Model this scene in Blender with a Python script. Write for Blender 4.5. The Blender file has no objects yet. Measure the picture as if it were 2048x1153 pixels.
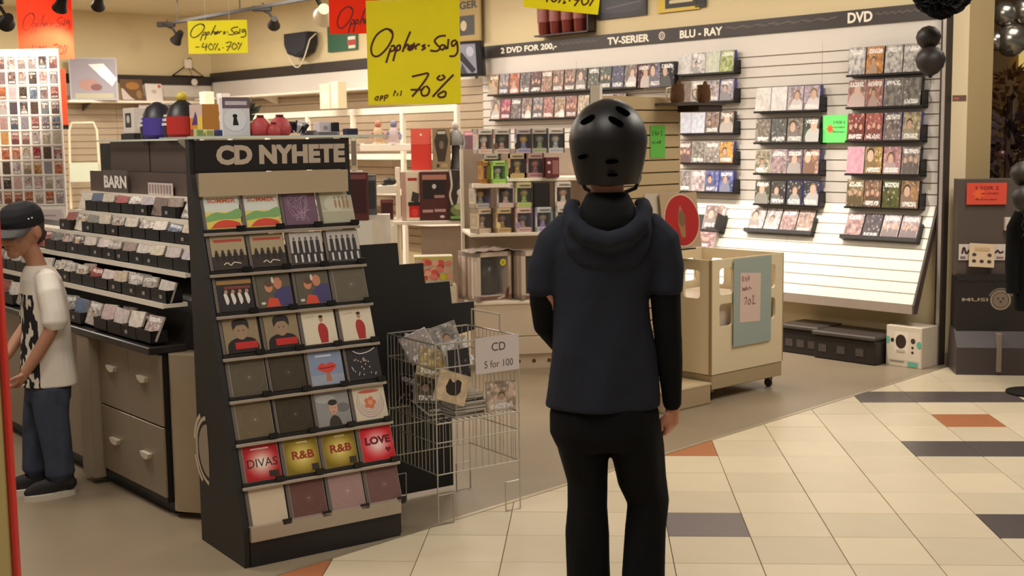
import bpy, bmesh, math, random
from mathutils import Vector, Matrix
scene = bpy.context.scene
# ---------------------------------------------------------------- camera
YAW, PITCH, ROLL, FPX, CAMZ = .0628334, .1162998, -.01370904, 2538.857, 1.48
_f = Vector((-math.sin(YAW)*math.cos(PITCH), math.cos(YAW)*math.cos(PITCH), -math.sin(PITCH)))
_r = Vector((math.cos(YAW), math.sin(YAW), 0)); _u = _r.cross(_f)
CR = _r*math.cos(ROLL) + _u*math.sin(ROLL); CU = _u*math.cos(ROLL) - _r*math.sin(ROLL); CF = _f
cam = bpy.data.cameras.new('camera'); cam_ob = bpy.data.objects.new('camera', cam)
scene.collection.objects.link(cam_ob)
mw = Matrix.Identity(4)
for i in range(3):
    mw[i][0], mw[i][1], mw[i][2] = CR[i], CU[i], -CF[i]
mw[2][3] = CAMZ
cam_ob.matrix_world = mw
cam.sensor_width = 36; cam.lens = FPX/2048*36; cam.clip_start = .05; cam.clip_end = 200
scene.camera = cam_ob
cam.dof.use_dof = True; cam.dof.focus_distance = 4.9; cam.dof.aperture_fstop = 5.6
# ---------------------------------------------------------------- world, lights, exposure
scene.view_settings.view_transform = 'Standard'; scene.view_settings.look = 'None'
scene.view_settings.gamma = 1; scene.view_settings.use_curve_mapping = False
scene.view_settings.exposure = 0.0
world = bpy.data.worlds.new('world'); scene.world = world; world.use_nodes = True
world.node_tree.nodes['Background'].inputs[0].default_value = (1, .93, .84, 1)
world.node_tree.nodes['Background'].inputs[1].default_value = .17
LC = (1, .925, .83)
def area(loc, size, power, color=(1, .925, .83), rot=(0, 0, 0), size_y=None, spread=180):
    l = bpy.data.lights.new('unseen_ceiling_light', 'AREA'); l.energy = power; l.size = size; l.color = color
    l.shape = 'RECTANGLE'; l.size_y = size_y or size; l.spread = math.radians(spread)
    o = bpy.data.objects.new('unseen_ceiling_light', l); o.location = loc; o.rotation_euler = rot
    scene.collection.objects.link(o); return o
OWX, OWY = 2.243, 8.268
def wl(s, d, z):   # point of the shop: s along the film wall, d in front of it
    k = math.sqrt(.5)
    return (OWX - k*s - k*d, OWY + k*s - k*d, z)
for s, d, p in ((.8, 1.5, 24), (2.4, 1.5, 24), (4.0, 1.4, 30), (5.8, 1.5, 46), (7.7, 1.6, 46),
                (3.6, 3.2, 40), (5.8, 3.6, 56), (8.0, 3.8, 58), (6.2, 6.0, 52)):
    area(wl(s, d, 2.93), .55, p)
area((-2.75, 4.9, 2.92), .6, 36)                        # unseen lamps added to brighten the aisle left of the cd browser
area((-1.9, 3.4, 2.92), .6, 18)
area((2.4, 5.2, 3.25), 1.2, 62)                         # unseen lamps over the mall
area((-.3, 2.4, 3.25), 1.2, 40)  # unseen lamp added as front fill for the end rack
area((3.4, 8.8, 3.2), 1.0, 26)
area((2.5, 6.7, 3.2), .8, 34)  # unseen lamp added to brighten the pillar
def wall_spot(s, d, aim, power, size=62):               # spot lamps of the film wall's own track, above the picture
    p = Vector(wl(s, d, 2.82)); l = bpy.data.lights.new('wall_spot', 'SPOT'); l.energy = power; l.color = LC
    l.spot_size = math.radians(size); l.spot_blend = .8; l.shadow_soft_size = .05
    o = bpy.data.objects.new('wall_spot', l); o.location = p; scene.collection.objects.link(o)
    o.rotation_euler = (p-Vector(wl(*aim))).to_track_quat('Z', 'Y').to_euler()
for s in (.75, 1.7, 2.7): wall_spot(s, 1.55, (s, .18, .5), 170, 50)
for s in (.6, 1.9, 3.4): wall_spot(s, 1.3, (s, 0, 2.0), 12, 80)
# ---------------------------------------------------------------- helpers
R = math.radians
COL = scene.collection
rnd = random.Random(7)
def at(px, py, Y):
    d = CF + CR*((px-1024)/FPX) - CU*((py-576.5)/FPX)
    return Vector((0, 0, CAMZ)) + d*(Y/d.y)
def lin(c):
    def f(v):
        v = v/255
        return v/12.92 if v <= .04045 else ((v+.055)/1.055)**2.4
    return (f(c[0]), f(c[1]), f(c[2]), 1)
MATS = {}
def mat(name, rgb, rough=.6, metal=0, var=.06, scale=30, bump=0, spec=.5, **k):
    if name in MATS: return MATS[name]
    m = bpy.data.materials.new(name); m.use_nodes = True; nt = m.node_tree; b = nt.nodes['Principled BSDF']
    b.inputs['Roughness'].default_value = rough; b.inputs['Metallic'].default_value = metal
    b.inputs['Specular IOR Level'].default_value = spec
    c = lin(rgb)
    tc = nt.nodes.new('ShaderNodeTexCoord'); no = nt.nodes.new('ShaderNodeTexNoise')
    no.inputs['Scale'].default_value = scale; no.inputs['Detail'].default_value = 4
    nt.links.new(tc.outputs['Object'], no.inputs['Vector'])
    mx = nt.nodes.new('ShaderNodeMix'); mx.data_type = 'RGBA'
    mx.inputs[6].default_value = tuple(v*(1-var) for v in c[:3])+(1,)
    mx.inputs[7].default_value = tuple(min(1, v*(1+var)) for v in c[:3])+(1,)
    nt.links.new(no.outputs['Fac'], mx.inputs[0]); nt.links.new(mx.outputs[2], b.inputs['Base Color'])
    if bump:
        bp = nt.nodes.new('ShaderNodeBump'); bp.inputs['Strength'].default_value = bump; bp.inputs['Distance'].default_value = .004
        nt.links.new(no.outputs['Fac'], bp.inputs['Height']); nt.links.new(bp.outputs[0], b.inputs['Normal'])
    if 'alpha' in k: b.inputs['Alpha'].default_value = k['alpha']
    if 'trans' in k: b.inputs['Transmission Weight'].default_value = k['trans']; b.inputs['IOR'].default_value = k.get('ior', 1.45)
    if 'emit' in k: b.inputs['Emission Color'].default_value = c; b.inputs['Emission Strength'].default_value = k['emit']
    if 'coat' in k: b.inputs['Coat Weight'].default_value = k['coat']; b.inputs['Coat Roughness'].default_value = .08
    MATS[name] = m
    return m
def paper(rgb):
    """thin poster paper: lets some of the light behind it through"""
    n = 'sign_paper_%d_%d_%d' % rgb
    if n in MATS: return MATS[n]
    m = mat(n, rgb, .75, 0, .03, 12); nt = m.node_tree; b = nt.nodes['Principled BSDF']; tr = nt.nodes.new('ShaderNodeBsdfTranslucent'); mx = nt.nodes.new('ShaderNodeMixShader')
    nt.links.new(nt.nodes['Mix'].outputs[2], tr.inputs['Color']); mx.inputs[0].default_value = .45
    nt.links.new(b.outputs[0], mx.inputs[1]); nt.links.new(tr.outputs[0], mx.inputs[2]); nt.links.new(mx.outputs[0], nt.nodes['Material Output'].inputs['Surface']); return m
def ink(rgb, gloss=.45):
    return mat('print_%d_%d_%d_%d' % (*[int(v) for v in rgb], int(gloss*100)), rgb, gloss, var=.03, scale=60)
class G:
    """collects shapes and links them as one mesh object"""
    def __init__(s): s.v = []; s.f = []; s.m = []; s.mats = []
    def mi(s, m):
        if m is None: return 0
        if m not in s.mats: s.mats.append(m)
        return s.mats.index(m)
    def add(s, vs, fs, m=None, M=None):
        o = len(s.v); k = s.mi(m)
        s.v += [tuple(M @ Vector(p)) if M is not None else tuple(p) for p in vs]
        for f in fs: s.f.append([i+o for i in f]); s.m.append(k)
        return s
    def box(s, x0, x1, y0, y1, z0, z1, m=None, M=None):
        v = [(x, y, z) for x in (x0, x1) for y in (y0, y1) for z in (z0, z1)]
        return s.add(v, [(0, 1, 3, 2), (4, 6, 7, 5), (0, 4, 5, 1), (2, 3, 7, 6), (0, 2, 6, 4), (1, 5, 7, 3)], m, M)
    def bbox(s, x0, x1, y0, y1, z0, z1, b=.004, m=None, M=None):
        """box with chamfered edges"""
        bm = bmesh.new(); bmesh.ops.create_cube(bm, size=1)
        for w in bm.verts:
            w.co = Vector(((x0+x1)/2+w.co.x*(x1-x0), (y0+y1)/2+w.co.y*(y1-y0), (z0+z1)/2+w.co.z*(z1-z0)))
        bmesh.ops.bevel(bm, geom=bm.edges[:], offset=b, segments=1, affect='EDGES', profile=.5)
        bm.verts.ensure_lookup_table()
        for i, w in enumerate(bm.verts): w.index = i
        s.add([w.co[:] for w in bm.verts], [[w.index for w in f.verts] for f in bm.faces], m, M); bm.free(); return s
    def prism(s, poly, a0, a1, axis='y', m=None, M=None):
        n = len(poly)
        def P(p, a):
            return {'y': (p[0], a, p[1]), 'x': (a, p[0], p[1]), 'z': (p[0], p[1], a)}[axis]
        v = [P(p, a0) for p in poly]+[P(p, a1) for p in poly]
        f = [list(range(n)), list(range(2*n-1, n-1, -1))]+[[i, n+i, n+(i+1) % n, (i+1) % n] for i in range(n)]
        return s.add(v, f, m, M)
    def tube(s, pts, r, n=8, m=None, closed=False, M=None, caps=True):
        pts = [Vector(p) for p in pts]; N = len(pts); rings = []
        rr = r if isinstance(r, (list, tuple)) else [r]*N
        up = None
        for i, p in enumerate(pts):
            a = pts[i-1] if (i or closed) else p; b = pts[(i+1) % N] if (i < N-1 or closed) else p
            t = (b-a).normalized() if (b-a).length else Vector((0, 0, 1))
            if up is None: up = Vector((0, 0, 1)) if abs(t.z) < .9 else Vector((1, 0, 0))
            e = up-t*up.dot(t)
            if e.length < 1e-4: e = Vector((1, 0, 0))-t*t.x
            e.normalize(); up = e; q = t.cross(e)
            rings.append([p+(e*math.cos(2*math.pi*k/n)+q*math.sin(2*math.pi*k/n))*rr[i] for k in range(n)])
        return s.loft(rings, m, closed, caps, M)
    def loft(s, rings, m=None, closed=False, caps=True, M=None):
        n = len(rings[0]); v = [tuple(p) for r in rings for p in r]; f = []
        N = len(rings)
        for i in range(N if closed else N-1):
            j = (i+1) % N
            for k in range(n): f.append([i*n+k, i*n+(k+1) % n, j*n+(k+1) % n, j*n+k])
        if caps and not closed: f += [list(range(n-1, -1, -1)), [(N-1)*n+k for k in range(n)]]
        return s.add(v, f, m, M)
    def lathe(s, prof, n=20, m=None, M=None):
        rings = [[(r*math.cos(2*math.pi*k/n), r*math.sin(2*math.pi*k/n), z) for k in range(n)] for r, z in prof]
        return s.loft(rings, m, False, True, M)
    def ell(s, c, r, nu=16, nv=10, m=None, M=None):
        rings = []
        for j in range(1, nv):
            a = math.pi*j/nv-math.pi/2
            rings.append([(c[0]+r[0]*math.cos(a)*math.cos(2*math.pi*k/nu), c[1]+r[1]*math.cos(a)*math.sin(2*math.pi*k/nu), c[2]+r[2]*math.sin(a)) for k in range(nu)])
        return s.loft(rings, m, False, True, M)
    def mesh(s, name, smooth=False):
        me = bpy.data.meshes.new(name); me.from_pydata(s.v, [], s.f)
        for m in s.mats: me.materials.append(m)
        me.polygons.foreach_set('material_index', s.m)
        bm = bmesh.new(); bm.from_mesh(me); bmesh.ops.recalc_face_normals(bm, faces=bm.faces); bm.to_mesh(me); bm.free()
        if smooth:
            me.polygons.foreach_set('use_smooth', [True]*len(me.polygons))
            me.set_sharp_from_angle(angle=R(smooth if smooth is not True else 40))
        me.update(); return me
    def build(s, name, m=None, parent=None, smooth=False, loc=None, rot=None, color=None):
        if m is not None and not s.mats: s.mats = [m]
        return put(name, s.mesh(name, smooth), parent, loc, rot, color)
def put(name, me, parent=None, loc=None, rot=None, color=None):
    o = bpy.data.objects.new(name, me); COL.objects.link(o); o.parent = parent
    if loc is not None: o.location = loc
    if rot is not None: o.rotation_euler = rot
    if color is not None: o.color = lin(color)
    return o
def tag(o, label, cat, group=None):
    o['label'] = label; o['category'] = cat
    if group: o['group'] = group
    return o
def thing(name, label, cat, loc=(0, 0, 0), rz=0, group=None, rot=None):
    o = bpy.data.objects.new(name, None); o.empty_display_size = .05; COL.objects.link(o)
    o.location = loc; o.rotation_euler = rot or (0, 0, rz)
    return tag(o, label, cat, group)
def struct(o): o['kind'] = 'structure'; return o
class Frame:
    def __init__(s, deg, ox, oy): s.a = R(deg); s.o = (ox, oy)
    def w(s, x, y, z=0):
        c, n = math.cos(s.a), math.sin(s.a)
        return (s.o[0]+c*x-n*y, s.o[1]+n*x+c*y, z)
WALL = Frame(-45, OWX, OWY)          # local x = -s, local y = -d
RACK = Frame(38, -1.199, 4.247)
CAB = Frame(-47.5, -1.685, 4.845)
ISL = Frame(45, .673, 7.035)
BACK = Frame(45, -4.487, 14.998)
TAB = Frame(12, -.31, 8.12)
# ---- writing
_txt = {}
def text_geo(body, bold=0.0):
    key = (body, bold)
    if key in _txt: return _txt[key]
    cu = bpy.data.curves.new('t', 'FONT'); cu.body = body; cu.offset = bold; cu.resolution_u = 3
    ob = bpy.data.objects.new('t', cu); COL.objects.link(ob)
    dg = bpy.context.evaluated_depsgraph_get()
    me = bpy.data.meshes.new_from_object(ob.evaluated_get(dg))
    v = [(p.co.x, p.co.y) for p in me.vertices]; f = [list(p.vertices) for p in me.polygons]
    bpy.data.objects.remove(ob); bpy.data.curves.remove(cu); bpy.data.meshes.remove(me)
    x0 = min(p[0] for p in v); x1 = max(p[0] for p in v); y0 = min(p[1] for p in v); y1 = max(p[1] for p in v)
    _txt[key] = ([((x-x0)/(x1-x0), (y-y0)/(y1-y0)) for x, y in v], f); return _txt[key]
class Art(G):
    """flat print in the local xz plane, facing -y; later layers lie a hair in front"""
    def __init__(s, y=0, step=.00025): super().__init__(); s.y = y; s.step = step
    def poly(s, pts, rgb, gloss=.45):
        s.y -= s.step
        return s.add([(p[0], s.y, p[1]) for p in pts], [list(range(len(pts)))], ink(rgb, gloss))
    def rect(s, x0, x1, z0, z1, rgb, gloss=.45): return s.poly([(x0, z0), (x1, z0), (x1, z1), (x0, z1)], rgb, gloss)
    def oval(s, cx, cz, rx, rz, rgb, n=18, gloss=.45):
        return s.poly([(cx+rx*math.cos(2*math.pi*k/n), cz+rz*math.sin(2*math.pi*k/n)) for k in range(n)], rgb, gloss)
    def ring(s, cx, cz, r0, r1, rgb, n=24, a0=0, a1=360, gloss=.45):
        s.y -= s.step; v = []; f = []
        for k in range(n+1):
            a = R(a0+(a1-a0)*k/n)
            v += [(cx+r0*math.cos(a), s.y, cz+r0*math.sin(a)), (cx+r1*math.cos(a), s.y, cz+r1*math.sin(a))]
            if k: f.append([2*k-2, 2*k-1, 2*k+1, 2*k])
        return s.add(v, f, ink(rgb, gloss))
    def text(s, body, x0, x1, z0, z1, rgb, bold=.02, shear=0):
        s.y -= s.step; v, f = text_geo(body, bold)
        return s.add([(x0+(x1-x0)*p[0]+shear*p[1]*(z1-z0), s.y, z0+(z1-z0)*p[1]) for p in v], f, ink(rgb))
    def stroke(s, pts, w, rgb):
        s.y -= s.step; v = []; f = []; n = len(pts)
        for i, p in enumerate(pts):
            a = pts[max(0, i-1)]; b = pts[min(n-1, i+1)]; dx, dz = b[0]-a[0], b[1]-a[1]; L = math.hypot(dx, dz) or 1
            v += [(p[0]-dz/L*w/2, s.y, p[1]+dx/L*w/2), (p[0]+dz/L*w/2, s.y, p[1]-dx/L*w/2)]
            if i: f.append([2*i-2, 2*i-1, 2*i+1, 2*i])
        return s.add(v, f, ink(rgb))
def curve(pts, n=5):
    """Catmull-Rom through 2-D points"""
    out = []
    for i in range(len(pts)-1):
        p0 = pts[max(0, i-1)]; p1 = pts[i]; p2 = pts[i+1]; p3 = pts[min(len(pts)-1, i+2)]
        for k in range(n):
            t = k/n
            out.append(tuple(.5*(2*p1[j]+(p2[j]-p0[j])*t+(2*p0[j]-5*p1[j]+4*p2[j]-p3[j])*t*t+(3*p1[j]-p0[j]-3*p2[j]+p3[j])*t**3) for j in (0, 1)))
    return out+[pts[-1]]
# ---- procedural cover prints: base colour from the object's own colour, layout from its random number
def cover_mat(kind):
    name = 'cover_print_%s' % kind
    if name in MATS: return MATS[name]
    m = bpy.data.materials.new(name); m.use_nodes = True; nt = m.node_tree; L = nt.links.new
    b = nt.nodes['Principled BSDF']; b.inputs['Roughness'].default_value = .35
    def N(t, **k):
        n = nt.nodes.new('ShaderNode'+t)
        for a, v in k.items(): setattr(n, a, v)
        return n
    def mth(op, a, c=None, d=None):
        n = N('Math', operation=op)
        for i, x in enumerate((a, c, d)):
            if x is None: continue
            if isinstance(x, (int, float)): n.inputs[i].default_value = x
            else: L(x, n.inputs[i])
        return n.outputs[0]
    def mix(f, a, c):
        n = N('Mix', data_type='RGBA')
        for i, x in ((0, f), (6, a), (7, c)):
            if isinstance(x, (int, float)): n.inputs[i].default_value = x
            elif isinstance(x, tuple): n.inputs[i].default_value = x
            else: L(x, n.inputs[i])
        return n.outputs[2]
    oi = N('ObjectInfo'); tc = N('TexCoord'); sp = N('SeparateXYZ'); L(tc.outputs['Generated'], sp.inputs[0])
    x, z = sp.outputs[0], sp.outputs[2]; rd = oi.outputs['Random']; col = oi.outputs['Color']
    cv = N('CombineXYZ'); L(mth('ADD', x, mth('MULTIPLY', rd, 37.0)), cv.inputs[0]); L(mth('MULTIPLY', rd, 91.0), cv.inputs[1]); L(z, cv.inputs[2])
    no = N('TexNoise'); no.inputs['Scale'].default_value = 4.5; no.inputs['Detail'].default_value = 3; L(cv.outputs[0], no.inputs['Vector'])
    vo = N('TexVoronoi'); vo.inputs['Scale'].default_value = 5.5; L(cv.outputs[0], vo.inputs['Vector'])
    fac = mth('MULTIPLY', mth('SUBTRACT', no.outputs['Fac'], .38), 4.0); n = N('Clamp'); L(fac, n.inputs[0]); fac = n.outputs[0]
    dark = mix(.62, col, (.012, .01, .012, 1)); light = mix(.62, col, (.9, .86, .8, 1))
    base = mix(fac, dark if kind != 'plain' else mix(.25, col, (.02, .018, .02, 1)), col)
    spots = mth('LESS_THAN', vo.outputs['Distance'], .26)
    base = mix(mth('MULTIPLY', spots, .55 if kind != 'plain' else .15), base, light)
    def oval(cx, cz, rx, rz):
        a = mth('DIVIDE', mth('SUBTRACT', x, cx), rx); c = mth('DIVIDE', mth('SUBTRACT', z, cz), rz)
        return mth('LESS_THAN', mth('ADD', mth('MULTIPLY', a, a), mth('MULTIPLY', c, c)), 1.0)
    if kind == 'portrait':
        r2 = mth('FRACT', mth('MULTIPLY', rd, 7.31)); r3 = mth('FRACT', mth('MULTIPLY', rd, 23.7))
        sx = mth('ADD', .28, mth('MULTIPLY', r2, .44)); sz = mth('ADD', .46, mth('MULTIPLY', r3, .24)); sr = mth('ADD', .10, mth('MULTIPLY', r3, .13))
        base = mix(oval(sx, mth('SUBTRACT', sz, .5), mth('MULTIPLY', sr, 2.3), .42), base, mix(r2, dark, light))
        skin = mix(r3, (.42, .25, .18, 1), (.62, .42, .32, 1)); hairc = mix(r2, (.03, .022, .02, 1), (.22, .13, .06, 1))
        base = mix(oval(sx, mth('ADD', sz, .05), mth('MULTIPLY', sr, 1.12), mth('MULTIPLY', sr, 1.1)), base, hairc)
        base = mix(oval(sx, mth('SUBTRACT', sz, .01), mth('MULTIPLY', sr, .9), mth('MULTIPLY', sr, 1.0)), base, skin)
    if kind == 'group':
        for i, cx in enumerate((.2, .5, .8)):
            cz = .5+.06*(i % 2)
            base = mix(oval(cx, .2, .15, .32), base, dark); base = mix(oval(cx, cz, .09, .1), base, (.55, .33, .24, 1))
    br = N('TexNoise'); br.inputs['Scale'].default_value = 16; L(cv.outputs[0], br.inputs['Vector'])
    word = mth('GREATER_THAN', br.outputs['Fac'], .46)
    top = mth('GREATER_THAN', rd, .5)
    zc = mth('ADD', .16, mth('MULTIPLY', top, .68))
    band = mth('LESS_THAN', mth('ABSOLUTE', mth('SUBTRACT', z, zc)), .085)
    inx = mth('LESS_THAN', mth('ABSOLUTE', mth('SUBTRACT', x, .5)), .4)
    t = mth('MULTIPLY', mth('MULTIPLY', band, inx), word)
    if kind != 'plain': base = mix(mth('MULTIPLY', t, .9), base, (.82, .79, .75, 1))
    L(base, b.inputs['Base Color']); MATS[name] = m; return m
KINDS = ('portrait', 'group', 'title', 'portrait')
ORD = ['first', 'second', 'third', 'fourth', 'fifth', 'sixth', 'seventh', 'eighth', 'ninth', 'tenth', 'eleventh', 'twelfth', 'thirteenth', 'fourteenth', 'fifteenth', 'sixteenth', 'seventeenth', 'eighteenth', 'nineteenth', 'twentieth']
def cname(c):
    names = {'white': (235, 232, 228), 'black': (25, 22, 24), 'dark grey': (70, 68, 66), 'grey': (128, 125, 120), 'pale grey': (185, 180, 175), 'red': (175, 40, 38), 'dark red': (95, 30, 30), 'pink': (215, 130, 150), 'orange': (220, 130, 60), 'yellow': (220, 190, 70), 'gold': (165, 130, 60), 'brown': (110, 75, 55), 'beige': (200, 175, 145), 'green': (90, 120, 80), 'dark green': (45, 60, 50), 'teal': (60, 120, 120), 'blue': (70, 90, 165), 'pale blue': (160, 180, 215), 'navy': (35, 35, 75), 'purple': (110, 70, 125), 'lilac': (185, 160, 195)}
    return min(names, key=lambda k: sum((a-b)**2 for a, b in zip(names[k], c)))
def remeshed(lofts, voxel, smooth=6, mats=None, ob_name='m'):
    """one continuous skin around overlapping closed lofts"""
    g = G()
    for r in lofts: g.loft(r)
    me = g.mesh('tmp'); ob = bpy.data.objects.new('tmp', me); COL.objects.link(ob)
    md = ob.modifiers.new('r', 'REMESH'); md.mode = 'VOXEL'; md.voxel_size = voxel; md.use_smooth_shade = True
    sm = ob.modifiers.new('s', 'SMOOTH'); sm.iterations = smooth; sm.factor = .5
    dg = bpy.context.evaluated_depsgraph_get(); out = bpy.data.meshes.new_from_object(ob.evaluated_get(dg))
    bpy.data.objects.remove(ob); bpy.data.meshes.remove(me); out.name = ob_name
    for m in mats or []: out.materials.append(m)
    return out
def ring(c, rx, ry, n=20, ax=None, tilt=0):
    """horizontal oval ring, or one across the axis ax"""
    c = Vector(c); out = []
    if ax is None: e1, e2 = Vector((1, 0, math.tan(tilt))), Vector((0, 1, 0))
    else:
        t = Vector(ax).normalized(); e1 = Vector((0, 0, 1)).cross(t)
        if e1.length < 1e-3: e1 = Vector((1, 0, 0))
        e1.normalize(); e2 = t.cross(e1)
    return [c+e1*(rx*math.cos(2*math.pi*k/n))+e2*(ry*math.sin(2*math.pi*k/n)) for k in range(n)]
def limb(pts, n=14):
    """pts: (x,y,z,r[,r2]) -> rings across the path (carried along without twist), rounded ends; r lies near the x axis"""
    P = [Vector(p[:3]) for p in pts]; out = []; e = Vector((1, 0, 0)); N = len(P)
    T = [(P[min(i+1, N-1)]-P[max(i-1, 0)]).normalized() for i in range(N)]
    def rg(c, t, a, b):
        nonlocal e
        q = e-t*e.dot(t)
        if q.length < .05: q = Vector((0, 1, 0))-t*t.y
        e = q.normalized(); w = t.cross(e)
        return [c+e*(a*math.cos(2*math.pi*k/n))+w*(b*math.sin(2*math.pi*k/n)) for k in range(n)]
    for i, p in enumerate(pts):
        b = p[4] if len(p) > 4 else p[3]
        if i == 0: out.append(rg(P[0]-T[0]*p[3]*.6, T[0], p[3]*.55, b*.55))
        out.append(rg(P[i], T[i], p[3], b))
        if i == N-1: out.append(rg(P[i]+T[i]*p[3]*.6, T[i], p[3]*.55, b*.55))
    return out
def ball(c, r, nu=16, nv=10):
    out = []
    for j in range(1, nv):
        a = math.pi*j/nv-math.pi/2
        out.append([Vector((c[0]+r[0]*math.cos(a)*math.cos(2*math.pi*k/nu), c[1]+r[1]*math.cos(a)*math.sin(2*math.pi*k/nu), c[2]+r[2]*math.sin(a))) for k in range(nu)])
    return out
# ---------------------------------------------------------------- floor
k5 = math.sqrt(.5)
BX0, BY0, BX1, BY1 = -1.091, 4.177, 2.275, 8.176            # edge of the shop floor
_bl = math.hypot(BX1-BX0, BY1-BY0); BDX, BDY = (BX1-BX0)/_bl, (BY1-BY0)/_bl
def side(x, y): return (x-BX0)*BDY-(y-BY0)*BDX              # > 0 : mall side
def concrete():
    m = mat('shop_floor_vinyl', (146, 130, 108), .38, 0, .10, 1.6)
    nt = m.node_tree; no = nt.nodes['Noise Texture']; no.inputs['Detail'].default_value = 7; no.inputs['Roughness'].default_value = .6
    return m
far0 = (BX0-BDX*4.5, BY0-BDY*4.5); far1 = (BX1+BDX*1.2, BY1+BDY*1.2)
floor = G().prism([far0, far1, (3.0, 17.5), (-9, 17.5), (-9, far0[1])], -.06, 0, 'z').build('floor', concrete())
struct(floor)
mall = G().prism([far0, (far0[0], -1.5), (9, -1.5), (9, 17.5), (3.0, 17.5), far1], -.06, -.0045, 'z').build('floor', mat('grout', (120, 100, 76), .85))
struct(mall)
G().box(-.012, .012, 0, 7.0, -.004, .0015).build('edge_strip', mat('edge_strip_aluminium', (196, 182, 156), .35, .6), floor,
    loc=(BX0-BDX*1.5, BY0-BDY*1.5, 0), rot=(0, 0, math.atan2(BDY, BDX)-math.pi/2))
TW, TX0, TY0 = .3029, -.6263, 4.3261
def tile_mat(name, rgb, rough=.3):
    m = mat(name, rgb, rough, 0, .05, 7, spec=.4)
    nt = m.node_tree; oi = nt.nodes.new('ShaderNodeObjectInfo'); hs = nt.nodes.new('ShaderNodeHueSaturation')
    mr = nt.nodes.new('ShaderNodeMapRange'); mr.inputs[3].default_value = .92; mr.inputs[4].default_value = 1.06
    nt.links.new(oi.outputs['Random'], mr.inputs[0]); nt.links.new(mr.outputs[0], hs.inputs['Value'])
    nt.links.new(nt.nodes['Mix'].outputs[2], hs.inputs['Color']); nt.links.new(hs.outputs[0], nt.nodes['Principled BSDF'].inputs['Base Color'])
    return m
T_CREAM = tile_mat('tile_cream', (214, 199, 170)); T_DARK = tile_mat('tile_charcoal', (84, 76, 74)); T_GREY = tile_mat('tile_grey', (120, 110, 110)); T_TERRA = tile_mat('tile_terracotta', (176, 112, 74))
special = {(7, 9): T_DARK, (8, 9): T_DARK, (9, 9): T_DARK, (8, 7): T_TERRA, (7, 5): T_DARK, (8, 5): T_DARK, (9, 5): T_DARK, (7, 1): T_DARK, (8, 1): T_DARK, (3, 1): T_GREY,
           (3, 5): T_TERRA, (-2, -1): T_TERRA, (11, 7): T_TERRA, (5, -4): T_DARK}
def clip(poly):
    out = []; off = .014
    for i in range(len(poly)):
        a, b = poly[i], poly[(i+1) % len(poly)]; sa, sb = side(*a)-off, side(*b)-off
        if sa >= 0: out.append(a)
        if sa*sb < 0:
            t = sa/(sa-sb); out.append((a[0]+(b[0]-a[0])*t, a[1]+(b[1]-a[1])*t))
    return out
sq = G().bbox(.0016, TW-.0016, .0016, TW-.0016, -.02, 0, .0012); sq_me = {}
rest = G()
for i in range(-5, 26):
    for j in range(-19, 30):
        x, y = TX0+i*TW, TY0+j*TW
        c = [side(x+a*TW, y+b*TW) for a in (0, 1) for b in (0, 1)]
        if max(c) < .03: continue
        m = special.get((i, j), T_CREAM)
        near = -3 <= j <= 13 and i <= 12
        if min(c) > .014:
            if near:
                if m not in sq_me: sq.mats = [m]; sq_me[m] = sq.mesh('tile')
                put('tile', sq_me[m], mall, (x, y, 0))
            else: rest.box(x+.0016, x+TW-.0016, y+.0016, y+TW-.0016, -.02, 0)
        else:
            p = clip([(x+.0016, y+.0016), (x+TW-.0016, y+.0016), (x+TW-.0016, y+TW-.0016), (x+.0016, y+TW-.0016)])
            if len(p) > 2:
                if near: G().prism(p, -.02, 0, 'z').build('tile', m, mall)
                else: rest.prism(p, -.02, 0, 'z')
rest.build('distant_tiles', T_CREAM, mall)['kind'] = 'stuff'
# ---------------------------------------------------------------- walls and ceiling
CREAM = mat('wall_paint_cream', (214, 196, 156), .8, 0, .03, 3)
CEIL = 2.96
wr = thing('wall_right', '', ''); del wr['label']; del wr['category']; struct(wr)
wr.location = (OWX, OWY, 0); wr.rotation_euler = (0, 0, R(-45))
G().box(-9.62, 0, .012, .12, 0, CEIL).build('wall_surface', CREAM, wr)
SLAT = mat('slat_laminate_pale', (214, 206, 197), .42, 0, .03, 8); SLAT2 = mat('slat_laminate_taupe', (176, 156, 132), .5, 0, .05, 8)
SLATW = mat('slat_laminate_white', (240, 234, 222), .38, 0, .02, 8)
G().box(-4.52, -.03, -.006, .012, 2.066, 2.212).build('top_panel', SLAT, wr)
PZ = .0735
slat_me = {}
def slat(x0, x1, z, m, par, h=PZ, y=0):
    k = (round(x1-x0, 3), m, h)
    if k not in slat_me:
        slat_me[k] = G().prism([(-.008, .003), (.012, 0), (.012, h-.005), (-.008, h-.005), (-.008, h-.006)], 0, x1-x0, 'x', m).mesh('slat')
    return put('slat', slat_me[k], par, (x0, y, z))
z = 1.02
while z < 2.05:
    for a, b in ((-.92, -.03), (-2.12, -.923), (-3.32, -2.123), (-4.52, -3.323)): slat(a, b, z, SLAT, wr)
    z += PZ
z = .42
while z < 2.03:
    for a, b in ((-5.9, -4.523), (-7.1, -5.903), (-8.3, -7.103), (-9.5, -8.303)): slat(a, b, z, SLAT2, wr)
    z += PZ
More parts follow.
